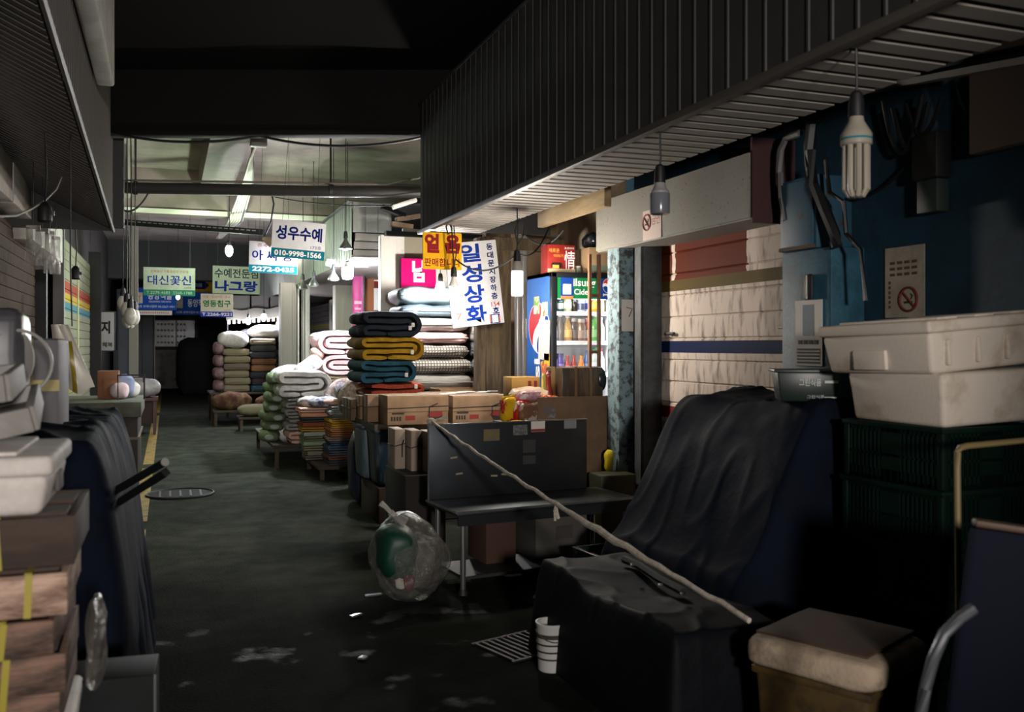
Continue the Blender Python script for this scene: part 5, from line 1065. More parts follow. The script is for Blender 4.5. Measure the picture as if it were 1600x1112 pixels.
cable('black cable swinging from the glowing long bulb up to the shop ceiling', wires(onY(810, 396, 6.7), onY(858, 355, 7.6), 0.10), 0.007)
cable('black cable looping in front of the brown shop boards above the red carton', wires(onY(822, 368, 7.5), onY(880, 360, 7.3), 0.1), 0.008)
cable('pale wire hooked under the left canopy by the empty socket', [onX(x, y_, -0.75) for x, y_ in ((0, 338), (25, 337), (50, 326), (72, 312), (88, 296), (96, 277))], 0.006, mat('pale_wire', '9c978c', 0.5))
for k, (x0, x1, sg_) in enumerate(((1250, 1300, 0.08), (1395, 1450, 0.22), (1415, 1470, 0.16), (1380, 1440, 0.28))):
    cable(f'dark cable loop hanging at the top of the blue wall, {ORD[k+1]} from the left', wires(onX(x0, 175-6*k, 3.44), onX(x1, 165-6*k, 3.44), sg_), 0.012, group='cable loops on the blue wall')
cable('long pale pipe running under the canopy over the blue wall', [onX(1245, 162, 3.40), onX(1345, 140, 3.40), onX(1540, 103, 3.40), onX(1640, 85, 3.40)], 0.03, mat('tan_pipe', '403930', 0.45), 'pipe')
cable('thin cable drooping across the blue wall behind the large unlit bulb', wires(onX(1290, 300, 3.47), onX(1435, 235, 3.47), 0.12), 0.007)
cable('grey hose curving down into the blue electrical box', [onX(x, y_, 3.28) for x, y_ in ((1228, 345), (1222, 310), (1218, 270), (1220, 235), (1228, 216), (1250, 208))], 0.02, mat('grey_hose', '5c5a58', 0.6))
cable('thick black cable trunk running down the blue electrical box', [onX(x, y_, 3.26) for x, y_ in ((1268, 195), (1266, 235), (1272, 290), (1290, 330), (1304, 365), (1308, 385))], 0.03)
cable('thin black cable beside the thick trunk on the blue pillar', [onX(x, y_, 3.27) for x, y_ in ((1290, 250), (1296, 300), (1318, 315), (1322, 365), (1345, 390), (1352, 470))], 0.012)
cable('white twisted rag hung beside the thick cable trunk', [onX(x, y_, 3.27) for x, y_ in ((1266, 196), (1260, 230), (1262, 262), (1265, 275))], 0.016, mat('dirty_rag', '6a6864', 0.8), 'rag')
eb = thing('electrical_box', 'rusty blue electrical cabinet above the blue pillar', 'electrical box', (3.40, 4.28, 2.08)); part('box_body', MB().box(0, 0, 0.2, 0.24, 0.32, 0.40, bev=0.01), mat('rusty_blue', '21485c', 0.6, col2='3d2d20', nscale=7, nlo=0.58, nhi=0.64), eb); part('box_door', MB().box(-0.125, 0, 0.2, 0.012, 0.28, 0.36, bev=0.004), mat('rusty_blue', '21485c'), eb); part('rust_edge', MB().box(-0.125, 0, 0.012, 0.02, 0.3, 0.02), mat('rust', '4a3626', 0.8), eb)
mt_ = thing('meter_box', 'black meter box on the blue wall by the cable loops', 'meter', tuple(onX(1455, 255, 3.46))); part('box_body', MB().box(0, 0, 0.03, 0.1, 0.16, 0.22, bev=0.012), m_black, mt_); part('lower_box', MB().box(0.01, 0.0, -0.16, 0.08, 0.13, 0.16, bev=0.01), mat('dull_dark_green', '24302c', 0.6), mt_)
bb = thing('wall_board', 'dark brown board at the top right corner of the blue wall', 'board', tuple(onX(1575, 140, 3.44))); part('board', MB().box(0, 0, 0, 0.06, 0.36, 0.50), mat('dark_brown_board', '3b2a1c', 0.8), bb)
hk = thing('fluorescent_fitting', 'broken white light fitting tilted among the rubble above the pale panels', 'light fitting', tuple(onY(632, 318, 10.4)), rot=(0, -0.35, 0)); part('fitting_body', MB().box(0, 0, 0, 0.3, 0.08, 0.05, bev=0.012), m_white, hk)
for k, (px, py, s_, r_) in enumerate(((615, 330, 0.3, 0.3), (640, 340, 0.34, -0.2), (628, 352, 0.26, 0.1))):
    solo('broken_board', MB().box(0, 0, 0, s_, 0.1, 0.05, rot=(0, r_, 0)), m_brownwall if k else m_conc_dark, f'broken board piece in the gap beside the near canopy, {ORD[k+1]} from the top', 'board', tuple(onY(px, py, 10.9)))
# no smoking notices
def nosmoke(parent, x, z, r, f, m):
    ring = [(math.cos(2*PI*k/24)*r, f, math.sin(2*PI*k/24)*r) for k in range(25)]
    a = part('red_ring', MB().tube(ring, r*0.11, 5), m, parent); a.location = (x, 0, z)
    a = part('red_bar', MB().tube([(-r*0.7, f, r*0.7), (r*0.7, f, -r*0.7)], r*0.10, 5), m, parent); a.location = (x, 0, z)
    a = part('cigarette_mark', MB().box(0, f-0.001, -r*0.25, r*0.9, 0.002, r*0.18).tube([(r*0.3, f, 0), (r*0.45, f, r*0.3), (r*0.25, f, r*0.45)], r*0.05, 5), m_darkprint, parent); a.location = (x, 0, z)
m_fadered = mat('faded_red_ink', '8a4a44', 0.7); m_oldpaper = mat('old_paper', 'b0a898', 0.8, col2='9a907e', nscale=6)
p = onX(1018, 348, 3.18); ns = thing('no_smoking_notice', 'faded no-smoking paper on the white housing board behind the grey bulb', 'notice', (3.183, p.y, p.z-0.01), -PI/2); part('paper_sheet', MB().box(0, 0, 0, 0.26, 0.003, 0.21), mat('faded_paper', 'b8a8a0', 0.8), ns); nosmoke(ns, -0.07, 0.02, 0.055, -0.004, m_fadered); text('금연', m_fadered, ns, 0.06, 0.03, 0.11, 0.07, y=-0.003)
p = onX(1408, 440, 3.49); ns = thing('no_smoking_notice', 'tan paper notice with a red prohibition circle on the blue wall', 'notice', (3.512, p.y, p.z), -PI/2); part('paper_sheet', MB().box(0, 0, 0, 0.27, 0.003, 0.36), m_oldpaper, ns); nosmoke(ns, 0.03, -0.09, 0.06, -0.004, mat('dark_red_ink', '6e2a30', 0.7))
q = MB()
for k in range(3):
    for j in range(4): q.box(-0.08+0.05*j, -0.003, 0.10-0.03*k, 0.034, 0.002, 0.014)
for k in range(6): q.box(-0.10, -0.003, 0.0-0.025*k, 0.014, 0.002, 0.015)
part('faint_lettering', q, mat('brown_ink', '5a4a3a', 0.8), ns)
p = onX(1262, 520, 3.29); ns = thing('paper_notice', 'white printed notice pasted on the blue pillar above the dark tray', 'notice', (3.296, p.y, p.z), -PI/2); part('paper_sheet', MB().box(0, 0, 0, 0.23, 0.003, 0.36), m_paper, ns); part('blue_picture', MB().box(0.0, -0.003, 0.07, 0.09, 0.002, 0.17), mat('slate_print', '4a5a68', 0.6), ns)
q = MB()
for k in range(5): q.box(0, -0.003, -0.09-0.018*k, 0.19, 0.002, 0.009)
for k in range(4): q.box(-0.07+0.045*k, -0.003, -0.05, 0.03, 0.002, 0.022)
part('printed_lines', q, m_darkprint, ns)
bh = thing('bottle_holder', 'black slim bottle in a holder on top of the white notice', 'holder', (3.28, p.y-0.02, p.z+0.2)); part('bottle_body', MB().box(0, 0, 0.05, 0.02, 0.07, 0.14, bev=0.01), m_black, bh); part('steel_strip', MB().box(-0.012, 0.0, 0.05, 0.004, 0.012, 0.13), m_steel_e, bh)
# ------------------------------------------------------------------ right foreground
m_styro = mat('dirty_styrofoam', 'c9bfb2', 0.75, col2='9c8a72', nscale=3.2, nlo=0.52, nhi=0.72, bump=0.12, bscale=90)
m_gcrate = mat('dark_green_plastic', '061b14', 0.5, spec=0.2); m_tarp = mat('navy_tarpaulin', '080d18', 0.75, col2='0c1320', nscale=4, bump=0.25, bscale=26, rough2=0.9, spec=0.07)
def crate(label, x, y, z, w, d, h, rz, m, group):
    o = thing('plastic_crate', label, 'crate', (x, y, z), rz, group)
    mb = MB(); t = 0.014
    mb.box(0, 0, 0.008, w, d, 0.016)
    for a, b_ in ((w, 0), (d, 1)):
        for s in (-1, 1):
            off = s*((d if b_ == 0 else w)/2-t/2)
            def bx(u, z_, du, dz):
                if b_ == 0: mb.box(u, off, z_, du, t, dz)
                else: mb.box(off, u, z_, t, du, dz)
            bx(0, 0.025, a, 0.05); bx(0, h-0.02, a, 0.04); bx(0, h*0.45, a, 0.012)
            bx(0, h*0.5, a*0.2, h)
            n = int(a/0.024)
            for k in range(n+1):
                u = -a/2+0.012+(a-0.024)*k/n
                if abs(u) > a*0.1: bx(u, h*0.5, 0.009, h)
    for sx in (-1, 1):
        for sy in (-1, 1): mb.box(sx*(w/2-0.012), sy*(d/2-0.012), h/2, 0.034, 0.034, h, bev=0.008)
    part('crate_body', mb, m, o)
    part('crate_rim', MB().box(0, d/2, h-0.012, w+0.02, 0.022, 0.022, bev=0.005).box(0, -d/2, h-0.012, w+0.02, 0.022, 0.022, bev=0.005).box(w/2, 0, h-0.012, 0.022, d, 0.022, bev=0.005).box(-w/2, 0, h-0.012, 0.022, d, 0.022, bev=0.005), m, o)
    return o
cx, cy, crz = 3.07, 3.08, 0.03
base = crate('dark green slotted crate, lowest of the stack under the foam boxes', cx, cy, 0, 0.52, 0.54, 0.246, crz, m_gcrate, 'green crates under the foam boxes')
for k in range(1, 5): dup(base, (cx+0.008*math.sin(k*2), cy+0.006*math.cos(k), 0.246*k), crz+0.012*math.sin(k*3), f'dark green slotted crate under the foam boxes, {("second", "third", "fourth")[k-1]} from the floor' if k < 4 else 'dark green slotted crate under the foam boxes, topmost of the stack')
def foam(label, loc, w, d, h, rot, group='foam boxes', lid=True, m=None, ribs=True, hole=False):
    m = m or m_styro
    o = thing('foam_box', label, 'foam box', loc, rot=rot, group=group)
    mb = MB().box(0, 0, h/2, w, d, h, bev=0.02, taper=0.94, seg=3); part('box_body', mb, m, o)
    if lid:
        l = MB().box(0, 0, h+0.022, w+0.02, d+0.02, 0.05, bev=0.014, seg=3)
        for k in range(3): l.box(-w*0.3+w*0.3*k, 0, h+0.05, w*0.16, d*0.9, 0.014, bev=0.005)
        part('box_lid', l, m, o)
    if ribs:
        for k in range(4): part('moulded_rib', MB().box(-w*0.36+w*0.24*k, -d/2+0.004, h*0.5, 0.018, 0.02, h*0.62, bev=0.005), m, o)
        part('moulded_panel', MB().box(-w/2+0.004, 0.02, h*0.36, 0.02, d*0.3, h*0.5, bev=0.006), m, o)
    return o
foam('large dirty foam box with a lid, uppermost on the green crate stack', (3.10, 3.12, 1.455), 0.66, 0.62, 0.165, (-0.02, -0.075, 0.02))
foam('dirty foam box without lid directly on the topmost green crate', (3.11, 3.06, 1.238), 0.58, 0.54, 0.215, (0.0, -0.04, 0.0), lid=False, ribs=False)
# fish box with padded lid
fb = thing('plastic_box', 'dirty yellow plastic box with a thick foam lid at the bottom right', 'box', (2.235, 2.70, 0.0), 0.43)
mb = MB().box(0, 0, 0.205, 0.40, 0.42, 0.41, bev=0.02, taper=0.9); part('box_body', mb, mat('grimy_yellow', '43320d', 0.7, col2='1c160b', nscale=6, nlo=0.42, nhi=0.62), fb)
part('box_rim', MB().box(0, 0, 0.40, 0.42, 0.44, 0.03, bev=0.01), mat('grimy_yellow', '6e5216'), fb)
mb = MB().sell((0, 0, 0.465), 0.232, 0.242, 0.055, 0.35, 0.22, 48, 16); mb.jitter(0.006, 9, 4); part('foam_lid', mb, mat('grimy_foam', 'a2917c', 0.85, col2='6b5e50', nscale=9, nlo=0.45, nhi=0.7, bump=0.3, bscale=60), fb)
cs = thing('cardboard_sheet', 'brown cardboard sheet lying on the thick foam lid', 'cardboard', (2.245, 2.715, 0.521), 0.43); mb = MB().box(0, 0, 0.006, 0.40, 0.41, 0.010, bev=0.003); mb.jitter(0.004, 5, 6, sub=3); part('sheet', mb, mat('damp_cardboard', '3f2c21', 0.85, col2='33241a', nscale=3), cs)
# yellow pipe frame and hand cart
yf = thing('pipe_barrier', 'cream painted pipe frame with rounded corner leaning before the green crates', 'barrier', (0, 0, 0))
a = atD(1498, 955, 3.05); b_ = atD(1496, 730, 3.05); c = atD(1496.5, 706, 3.05); c2 = atD(1500, 699.5, 3.05); d = atD(1511, 696.5, 3.06); e = atD(1600, 688, 3.12); g = atD(1760, 676, 3.2)
part('pipe', MB().tube([Vector((a.x, a.y, 0.02)), a, b_, c, c2, d, e, g, Vector((g.x, g.y, 0.02))], 0.0105, 10), mat('cream_pipe', '6f6140', 0.45), yf)
hc = thing('hand_cart', 'dark navy plastic hand cart board with a curved steel handle at the bottom right edge', 'hand cart', (2.09, 1.97, 0.0), -0.55)
part('cart_board', MB().box(0.14, 0.02, 0.53, 0.4, 0.04, 1.0, bev=0.02, rot=(0.0, 0.12, 0)), mat('navy_board', '080d1a', 0.7, spec=0.08), hc)
part('orange_edge', MB().box(0.2, 0.02, 1.035, 0.38, 0.045, 0.02, bev=0.005, rot=(0, 0.12, 0)), mat('orange_edge', '3c240e', 0.6), hc)
hp = [atD(x, y_, 2.25) for x, y_ in ((1438, 1120), (1446, 1075), (1458, 1030), (1475, 990), (1500, 965), (1522, 950))]
R_ = Matrix.Rotation(0.55, 4, 'Z'); hp = [R_ @ (p-Vector((2.09, 1.97, 0))) for p in hp]
part('curved_handle', MB().tube([Vector((hp[0].x-0.01, hp[0].y, 0.02)), hp[0].lerp(Vector((hp[0].x-0.01, hp[0].y, 0.02)), 0.5)]+hp, 0.014, 10), mat('dark_steel_pipe', '5a5c60', 0.35, metal=0.6), hc)
for s in (-0.05, 0.33): part('wheel', MB().cyl((s, 0.02, 0.05), (s+0.035, 0.02, 0.05), 0.05, n=18), m_black, hc)
# big tarpaulin mound
def tarp(label, x0, x1, y0, y1, prof, seed, amp, m, name='tarpaulin', nu=72, nv=54, skirt=0.0):
    """prof(u, v) -> height; u along x, v along y; edges fall to the ground in pleats"""
    o = thing(name, label, 'tarpaulin', (0, 0, 0))
    def f(u, v):
        x = x0+(x1-x0)*u; y = y0+(y1-y0)*v; z = prof(u, v)
        k = min(u, 1-u, v, 1-v)
        p = Vector((x, y, z)); n1 = noise.noise(p*3.1+Vector((seed, 0, 0)))
        ridge = 1-abs(noise.noise(Vector((x*4.5+seed, y*4.5, z*1.3))))*2
        d = amp*(n1*1.2+max(0, ridge)**3*0.9)
        w = (1-min(1.0, z/0.5)) if skirt else 0
        px = 0.5-u; py = 0.5-v
        fold = math.sin((x*0.7+y)*15+seed+4*n1)*skirt*w
        p.x -= px*fold*2; p.y -= py*fold*2; p.z = max(0.004, z+d*(0.4 if z < 0.05 else 1)); return p
    part('sheet', MB().grid(f, nu, nv).thick(0.004), m, o, ang=60); return o
sm = lambda a, b_, x: (lambda t: t*t*(3-2*t))(max(0.0, min(1.0, (x-a)/(b_-a))))
def prof_big(u, v):
    z = 1.28+0.04*math.sin(v*5+u*3)
    left = 0.50+(z-0.50)*sm(0.06, 0.62, u) if u < 0.62 else z
    e = sm(0.0, 0.10, u)*sm(0, 0.07, v)*sm(0, 0.12, 1-v)
    return (left-0.05*sm(0.7, 1, v))*e**0.5
tarp('large dark navy tarpaulin mound heaped before the silver shutter', 2.28, 3.27, 3.42, 4.98, prof_big, 3.3, 0.022, m_tarp, nu=80, nv=80)
def prof_low(u, v):
    z = 0.46+0.015*math.sin(v*9); return z*(sm(0.0, 0.12, u)*sm(0, 0.05, v)*sm(0, 0.06, 1-v)*sm(0, 0.06, 1-u))**0.35
tarp('low black-navy tarpaulin over a low table beside the foam-lidded box', 1.72, 2.27, 2.98, 4.42, prof_low, 8.1, 0.014, mat('black_navy_tarp', '06080c', 0.65, col2='090c11', nscale=5, bump=0.3, bscale=24, spec=0.10), nu=60, nv=90, skirt=0.0)
pk_ = thing('plastic_strip', 'black plastic strip with shiny bits along the edge of the low tarpaulin', 'strip', (0, 0, 0)); pts = [onZ(x, y_, 0.50) for x, y_ in ((975, 874), (1000, 884), (1030, 904), (1068, 924))]; part('strip', MB().tube(pts, 0.018, 6), m_black, pk_)
q = MB()
for x, y_ in ((988, 882), (1032, 913), (1066, 927)): 
    c = onZ(x, y_, 0.52); q.box(c.x, c.y, c.z, 0.022, 0.012, 0.012, bev=0.003)
part('foil_glint', q, mat('foil', 'c9c9c9', 0.2, metal=0.9), pk_)
gt = thing('plastic_tray', 'dark green plastic food tray with white lettering on the tarpaulin mound', 'tray', tuple(atD(1264, 628, 4.35)), -0.52); w = 0.29
zt = gt.location.z
part('tray_body', MB().box(0, 0.12, 0.07, w, 0.24, 0.14, bev=0.01, taper=0.88), mat('black_green', '0c1f1a', 0.4), gt); part('tray_rim', MB().box(0, 0.12, 0.145, w+0.03, 0.27, 0.014, bev=0.004), mat('black_green', '0c1f1a'), gt)
m_inkp = mat('pale_print', 'a8b0ac', 0.6); text('그린식품', m_inkp, gt, 0.005, 0.092, 0.10, 0.034, y=-0.004, bold=0.02); text('그린식품', m_inkp, gt, 0.03, 0.025, 0.08, 0.016, y=-0.001)
part('small_lettering', MB().box(0.10, -0.004, 0.095, 0.06, 0.002, 0.012).box(0.10, -0.001, 0.022, 0.06, 0.002, 0.006), m_inkp, gt)
# paint bucket
bk_ = thing('paint_bucket', 'white printed paint bucket under the edge of the low tarpaulin', 'bucket', tuple(onZ(862, 1045, 0.0)))
part('bucket_body', MB().lathe([(0.062, 0), (0.066, 0.005), (0.076, 0.215), (0.079, 0.22), (0.079, 0.23), (0.07, 0.23), (0.066, 0.15)], 24), mat('bucket_white', 'a9a9a6', 0.4), bk_)
q = MB()
for k in range(4): q.lathe([(0.0715+0.0016*k, 0.06+0.034*k), (0.0718+0.0016*k, 0.068+0.034*k+0.012*(k == 3))], 24)
part('printed_lines', q, m_darkprint, bk_); part('bail_handle', MB().tube([(math.cos(a_)*0.082, math.sin(a_)*0.082, 0.20-0.05*math.sin(a_*1.0+PI) ) for a_ in [PI+PI*k/10 for k in range(11)]], 0.003, 5), m_steel_e, bk_)
# crates behind the bench and green crate
cg = crate('dark green crate standing between the bench and the low tarpaulin', 2.62, 5.14, 0, 0.46, 0.34, 0.30, 0.1, mat('deep_green_plastic', '0e2c20', 0.45), None)
# rope
a, e = Vector((1.655, 6.02, 1.045)), atD(1172, 968, 3.30)
pts = []; rs = []
for k in range(41):
    t = k/40; p = a.lerp(e, t)-Vector((0, 0, 0.10*t*(1-t))); p += Vector((0.004*math.sin(k*1.7), 0, 0.004*math.cos(k*2.3))); pts.append(p); rs.append(0.0105+0.001*math.sin(k*2.9)+(0.007*math.exp(-((t-0.70)/0.10)**2)))
rp = thing('rope', 'white rope stretched from the steel bench panel to the foam-lidded box', 'rope', (0, 0, 0)); m_rope = mat('dirty_white_rope', 'b3ab9e', 0.8, col2='948c7f', nscale=40, bump=0.4, bscale=120)
part('rope_strand', MB().tube(pts, 0.01, 8, rs=rs), m_rope, rp)
k = pts[22]; part('knotted_tail', MB().tube([k, k+Vector((0.0, 0, -0.03)), k+Vector((0.012, 0, -0.075))], 0.009, 6).tube([k, k+Vector((-0.01, 0, -0.04)), k+Vector((-0.006, 0, -0.085))], 0.007, 6), m_rope, rp)
part('knot', MB().sell(tuple(a), 0.03, 0.025, 0.022, 0.9, 0.9, 14, 8).tube([a, a+Vector((0.06, 0.01, 0.012)), a+Vector((0.12, 0.02, 0.03))], 0.007, 6).tube([a, a+Vector((0.07, 0.01, 0.004)), a+Vector((0.11, 0.02, 0.0))], 0.006, 6), m_rope, rp)
# rubbish bag
gb = onZ(648, 945, 0.0); gb.y += 0.12
m_film = film('rubbish_film', '7d7b74', 0.07, 0.28, 0.28)
tb_ = thing('rubbish_bag', 'clear knotted rubbish bag full of waste on the asphalt before the bench', 'rubbish bag', (gb.x, gb.y, 0))
mb = MB().sell((0, 0, 0.27), 0.245, 0.23, 0.27, 0.85, 0.9, 48, 28)
for v in mb.b.verts:
    k = max(0, (v.co.z-0.33)/0.17); v.co.x = v.co.x*(1-0.35*k)*(1-0.28*max(0, (0.22-v.co.z)/0.22))-0.03*k; r_ = math.atan2(v.co.y, v.co.x); s_ = 1+0.035*math.sin(r_*9+v.co.z*11)*max(0.25, k); v.co.x *= s_; v.co.y *= s_
mb.jitter(0.022, 7, 5); part('bag_film', mb, m_film, tb_, ang=50)
kn = Vector((-0.10, 0, 0.525)); part('knot', MB().tube([(-0.04, 0, 0.47), tuple(kn), (-0.12, 0, 0.54)], 0.02, 8, rs=[0.045, 0.018, 0.022]).tube([(-0.115, 0, 0.535), (-0.15, 0.0, 0.575), (-0.18, 0, 0.60)], 0.015, 6, rs=[0.014, 0.016, 0.02]), mat('white_film_knot', '9a9890', 0.35), tb_)
bundle('dark green sack inside the clear rubbish bag', mat('green_film', '08382a', 0.5), (gb.x-0.105, gb.y-0.05, 0.16), (0.12, 0.165, 0.16), 0.02, 8, name='plastic_sack', cat='sack', cl='sack_film')
bundle('crumpled grey waste inside the clear rubbish bag', mat('grey_waste', '46443f', 0.6), (gb.x+0.06, gb.y, 0.06), (0.13, 0.13, 0.17), 0.04, 9, name='waste_bundle', cat='waste', cl='waste')
bundle('red wrapper scrap near the bottom of the clear rubbish bag', mat('red_wrapper', '5a1620', 0.4), (gb.x-0.05, gb.y-0.15, 0.10), (0.035, 0.02, 0.05), 0.012, 20, name='wrapper', cat='wrapper', cl='wrapper_film')
bundle('white paper scrap beside the red wrapper in the clear rubbish bag', m_paper, (gb.x-0.09, gb.y-0.14, 0.11), (0.04, 0.02, 0.04), 0.015, 20, name='paper_scrap', cat='paper', cl='paper')
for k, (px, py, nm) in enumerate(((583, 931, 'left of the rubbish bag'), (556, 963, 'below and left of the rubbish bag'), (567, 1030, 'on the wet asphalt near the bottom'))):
    c = onZ(px, py, 0.0); o = solo('floor_glint', MB().box(0, 0, 0.005, 0.10-0.03*k, 0.035, 0.008).jitter(0.006, 20, k, sub=2), mat('glint_film', '55585a', 0.3), f'added sliver imitating a floor glint {nm}', 'glint', (c.x, c.y, 0.004), 0.4*k)  # slivers added to imitate glints on the wet asphalt
# drain grate and manhole
dg = thing('drain_grate', 'black drain grate in the asphalt beside the paint bucket', 'drain grate', tuple(onZ(812, 1010, 0.004)), 0.3); q = MB()
for k in range(9): q.box(-0.16+0.04*k, 0, 0.004, 0.014, 0.34, 0.008)
q.box(0, 0.17, 0.004, 0.36, 0.016, 0.008).box(0, -0.17, 0.004, 0.36, 0.016, 0.008); part('grate_bars', q, m_black, dg)
mh = thing('manhole_cover', 'round iron manhole cover in the lane beside the yellow line', 'manhole cover', tuple(onZ(282, 772, 0.003))); part('cover', MB().cyl((0, 0, 0), (0, 0, 0.008), 0.33, n=40), mat('worn_iron', '131414', 0.8, spec=0.2, bump=0.4, bscale=60), mh)
q = MB().tube([(0.33*math.cos(2*PI*k/40), 0.33*math.sin(2*PI*k/40), 0.008) for k in range(41)], 0.012, 6)
for k in range(5): q.box(-0.2+0.1*k, 0, 0.01, 0.02, 0.4, 0.006)
part('raised_pattern', q, mat('worn_iron_rim', '222322', 0.6, metal=0.1), mh)
# ------------------------------------------------------------------ left foreground
m_cratewood = mat('worn_pine', '75594a', 0.75, col2='2e2018', nscale=3.4, nlo=0.40, nhi=0.64, stretch=(1.5, 1.5, 7), bump=0.25, bscale=18)
m_cratewood2 = mat('dark_pine', '3a2b22', 0.8, col2='2a1e17', nscale=2.2, stretch=(1.5, 1.5, 7)); m_cratepale = mat('pale_pine', 'b09482', 0.75, col2='5a4032', nscale=3.6, nlo=0.42, nhi=0.66, stretch=(1.5, 1.5, 6), bump=0.2)
m_ystrap = mat('yellow_strapping', '8f8320', 0.5)
fxw = 0.62
def wcrate(label, z, h, m, xr, dy, rz, sx):
    w, d = fxw, 0.46
    o = thing('wooden_crate', label, 'crate', (xr-w/2, 2.70+dy, z), rz, 'wooden fish crates on the left')
    for s_ in (-1, 1):
        part('long_board', MB().box(0, s_*(d/2-0.009), h*0.5, w, 0.018, h*0.96, bev=0.003), m, o)
        part('end_board', MB().box(s_*(w/2-0.009), 0, h*0.5, 0.018, d-0.04, h*0.9, bev=0.003), m, o)
    part('floor_board', MB().box(0, 0, 0.008, w-0.04, d-0.04, 0.016), m_cratewood2, o)
    part('top_slats', MB().box(0, -0.1, h-0.006, w-0.05, 0.12, 0.01).box(0, 0.1, h-0.006, w-0.05, 0.12, 0.01), m_cratewood2, o)
    if sx is not None:
        part('yellow_strap', MB().box(sx, -d/2-0.002, h*0.5, 0.016, 0.003, h*0.98, rot=(0, 0.1*math.sin(sx*40), 0)).box(sx, 0, h+0.001, 0.016, d, 0.003), m_ystrap, o)
    return o
hs = [(0.615, 0.098, m_cratewood, -0.245, 0.02, 0.0, 0.185), (0.713, 0.095, m_cratewood, -0.235, 0.0, 0.02, 0.18), (0.810, 0.088, m_cratewood, -0.25, -0.01, -0.02, 0.20), (0.900, 0.105, m_cratepale, -0.23, 0.0, 0.015, 0.225), (1.008, 0.125, m_cratewood2, -0.215, 0.05, 0.0, 0.14)]
for k, (z, h, m, xr, dy, rz, sx) in enumerate(hs):
    wcrate(f'{"dark" if k == 4 else "pale" if k == 3 else "worn brown"} wooden fish crate bound with yellow strap, {ORD[k+1]} from the bottom of its stack', z, h, m, xr, dy, rz, sx)
m_foamw = mat('white_foam_box', 'c4beb9', 0.7, col2='b0a9a3', nscale=8, bump=0.08, bscale=90)
for k in range(3): foam(f'white foam box below the wooden crates at the left, {ORD[k+1]} from the floor', (-0.52, 2.70, 0.205*k), 0.60, 0.46, 0.20, (0, 0, 0.01*k), 'foam boxes under the wooden crates', lid=False, m=m_foamw, ribs=False)
f1 = foam('white foam box with lid on top of the wooden crates at the left edge', (-0.57, 2.73, 1.137), 0.60, 0.46, 0.10, (0, 0.0, 0.0), 'white foam boxes left', m=m_foamw, ribs=False)
part('hand_slot', MB().box(0.298, 0.02, 0.055, 0.012, 0.10, 0.05, bev=0.004), mat('slot_shadow', '4a4644', 0.8), f1); part('moulded_panel', MB().box(-0.05, -0.226, 0.04, 0.34, 0.01, 0.075, bev=0.003), m_foamw, f1)
def ftray(label, loc, w, d, h, rot):
    o = thing('foam_tray', label, 'foam tray', loc, rot=rot, group='foam trays on the left'); part('tray_floor', MB().box(0, 0, 0.012, w, d, 0.024, bev=0.005), m_foamg, o)
    part('tray_wall', MB().box(0, d/2, h/2, w, 0.025, h, bev=0.006).box(0, -d/2, h/2, w, 0.025, h, bev=0.006).box(w/2, 0, h/2, 0.025, d, h, bev=0.006).box(-w/2, 0, h/2, 0.025, d, h, bev=0.006), m_foamg, o); return o
m_foamg = mat('grey_foam', '8a8785', 0.7, col2='77746f', nscale=6)
ftray('grey foam tray tilted on the white foam box, lower of two', (-0.58, 3.02, 1.29), 0.46, 0.4, 0.07, (0.12, -0.22, 0.06)); ftray('grey foam tray stacked at the left edge, upper of two', (-0.66, 3.00, 1.385), 0.5, 0.38, 0.075, (0.06, -0.10, 0.03))
bs = thing('oval_basin', 'pale grey oval basin standing on its edge at the left', 'basin', tuple(atD(10, 560, 3.15)), rot=(1.35, 0, 0.25)); mb = MB().lathe([(0.001, -0.05), (0.07, -0.05), (0.105, 0.0), (0.115, 0.005), (0.108, 0.012), (0.075, -0.035), (0.001, -0.037)], 36, sx=0.75, sy=1.0); part('basin_body', mb, mat('pale_grey_plastic', '8d8b88', 0.5), bs)
part('basin_ring', MB().tube([(0.105*math.cos(2*PI*k/30)+0.03, 0.112*math.sin(2*PI*k/30)-0.02, 0.03) for k in range(31)], 0.006, 6), mat('pale_grey_plastic', '8d8b88'), bs)
gp = thing('wrapped_parcel', 'dark grey wrapped parcel bound with yellow tape behind the oval basin', 'parcel', (-0.72, 3.72, 1.28), 0.06); mb = MB().box(0, 0, 0.18, 0.5, 0.4, 0.44, bev=0.05, seg=3); mb.jitter(0.012, 6, 3, sub=2); part('parcel_film', mb, mat('grey_parcel_film', '3f3f44', 0.4, col2='4c4c50', nscale=5), gp)
part('yellow_tape', MB().box(0.02, 0, 0.18, 0.05, 0.425, 0.465, rot=(0, 0.1, 0)).box(0, 0, 0.10, 0.525, 0.425, 0.05, rot=(0, 0.05, 0)), mat('yellow_tape', '8a7a1c', 0.4), gp)
gp2 = thing('wrapped_parcel', 'grey cardboard parcel with yellow tape beyond the dark wrapped parcel', 'parcel', (-0.62, 4.35, 1.22), 0.0); part('parcel_film', MB().box(0, 0, 0.16, 0.42, 0.4, 0.40, bev=0.02), mat('mid_grey_card', '5c5b5e', 0.7), gp2); part('yellow_tape', MB().box(0.0, -0.201, 0.17, 0.42, 0.004, 0.045).box(0.09, -0.202, 0.16, 0.05, 0.004, 0.395), mat('yellow_tape', '8a7a1c'), gp2)
wb = thing('plastic_bag', 'white plastic sheet with yellow stripes hanging beyond the wrapped parcels', 'plastic sheet', tuple(onX(118, 610, -0.55)))
def fw_(u, v):
    x = -0.11+0.22*u*(1-0.55*v)+0.06*(1-v)*0-0.03*v; return Vector((x, 0.03*math.sin(u*7+v*3)+0.02*math.sin(v*9), 0.02*math.sin(u*8)*(1-v)+0.42*v))
part('sheet', MB().grid(fw_, 16, 18).thick(0.003), mat('white_plastic', 'd2cec4', 0.35), wb)
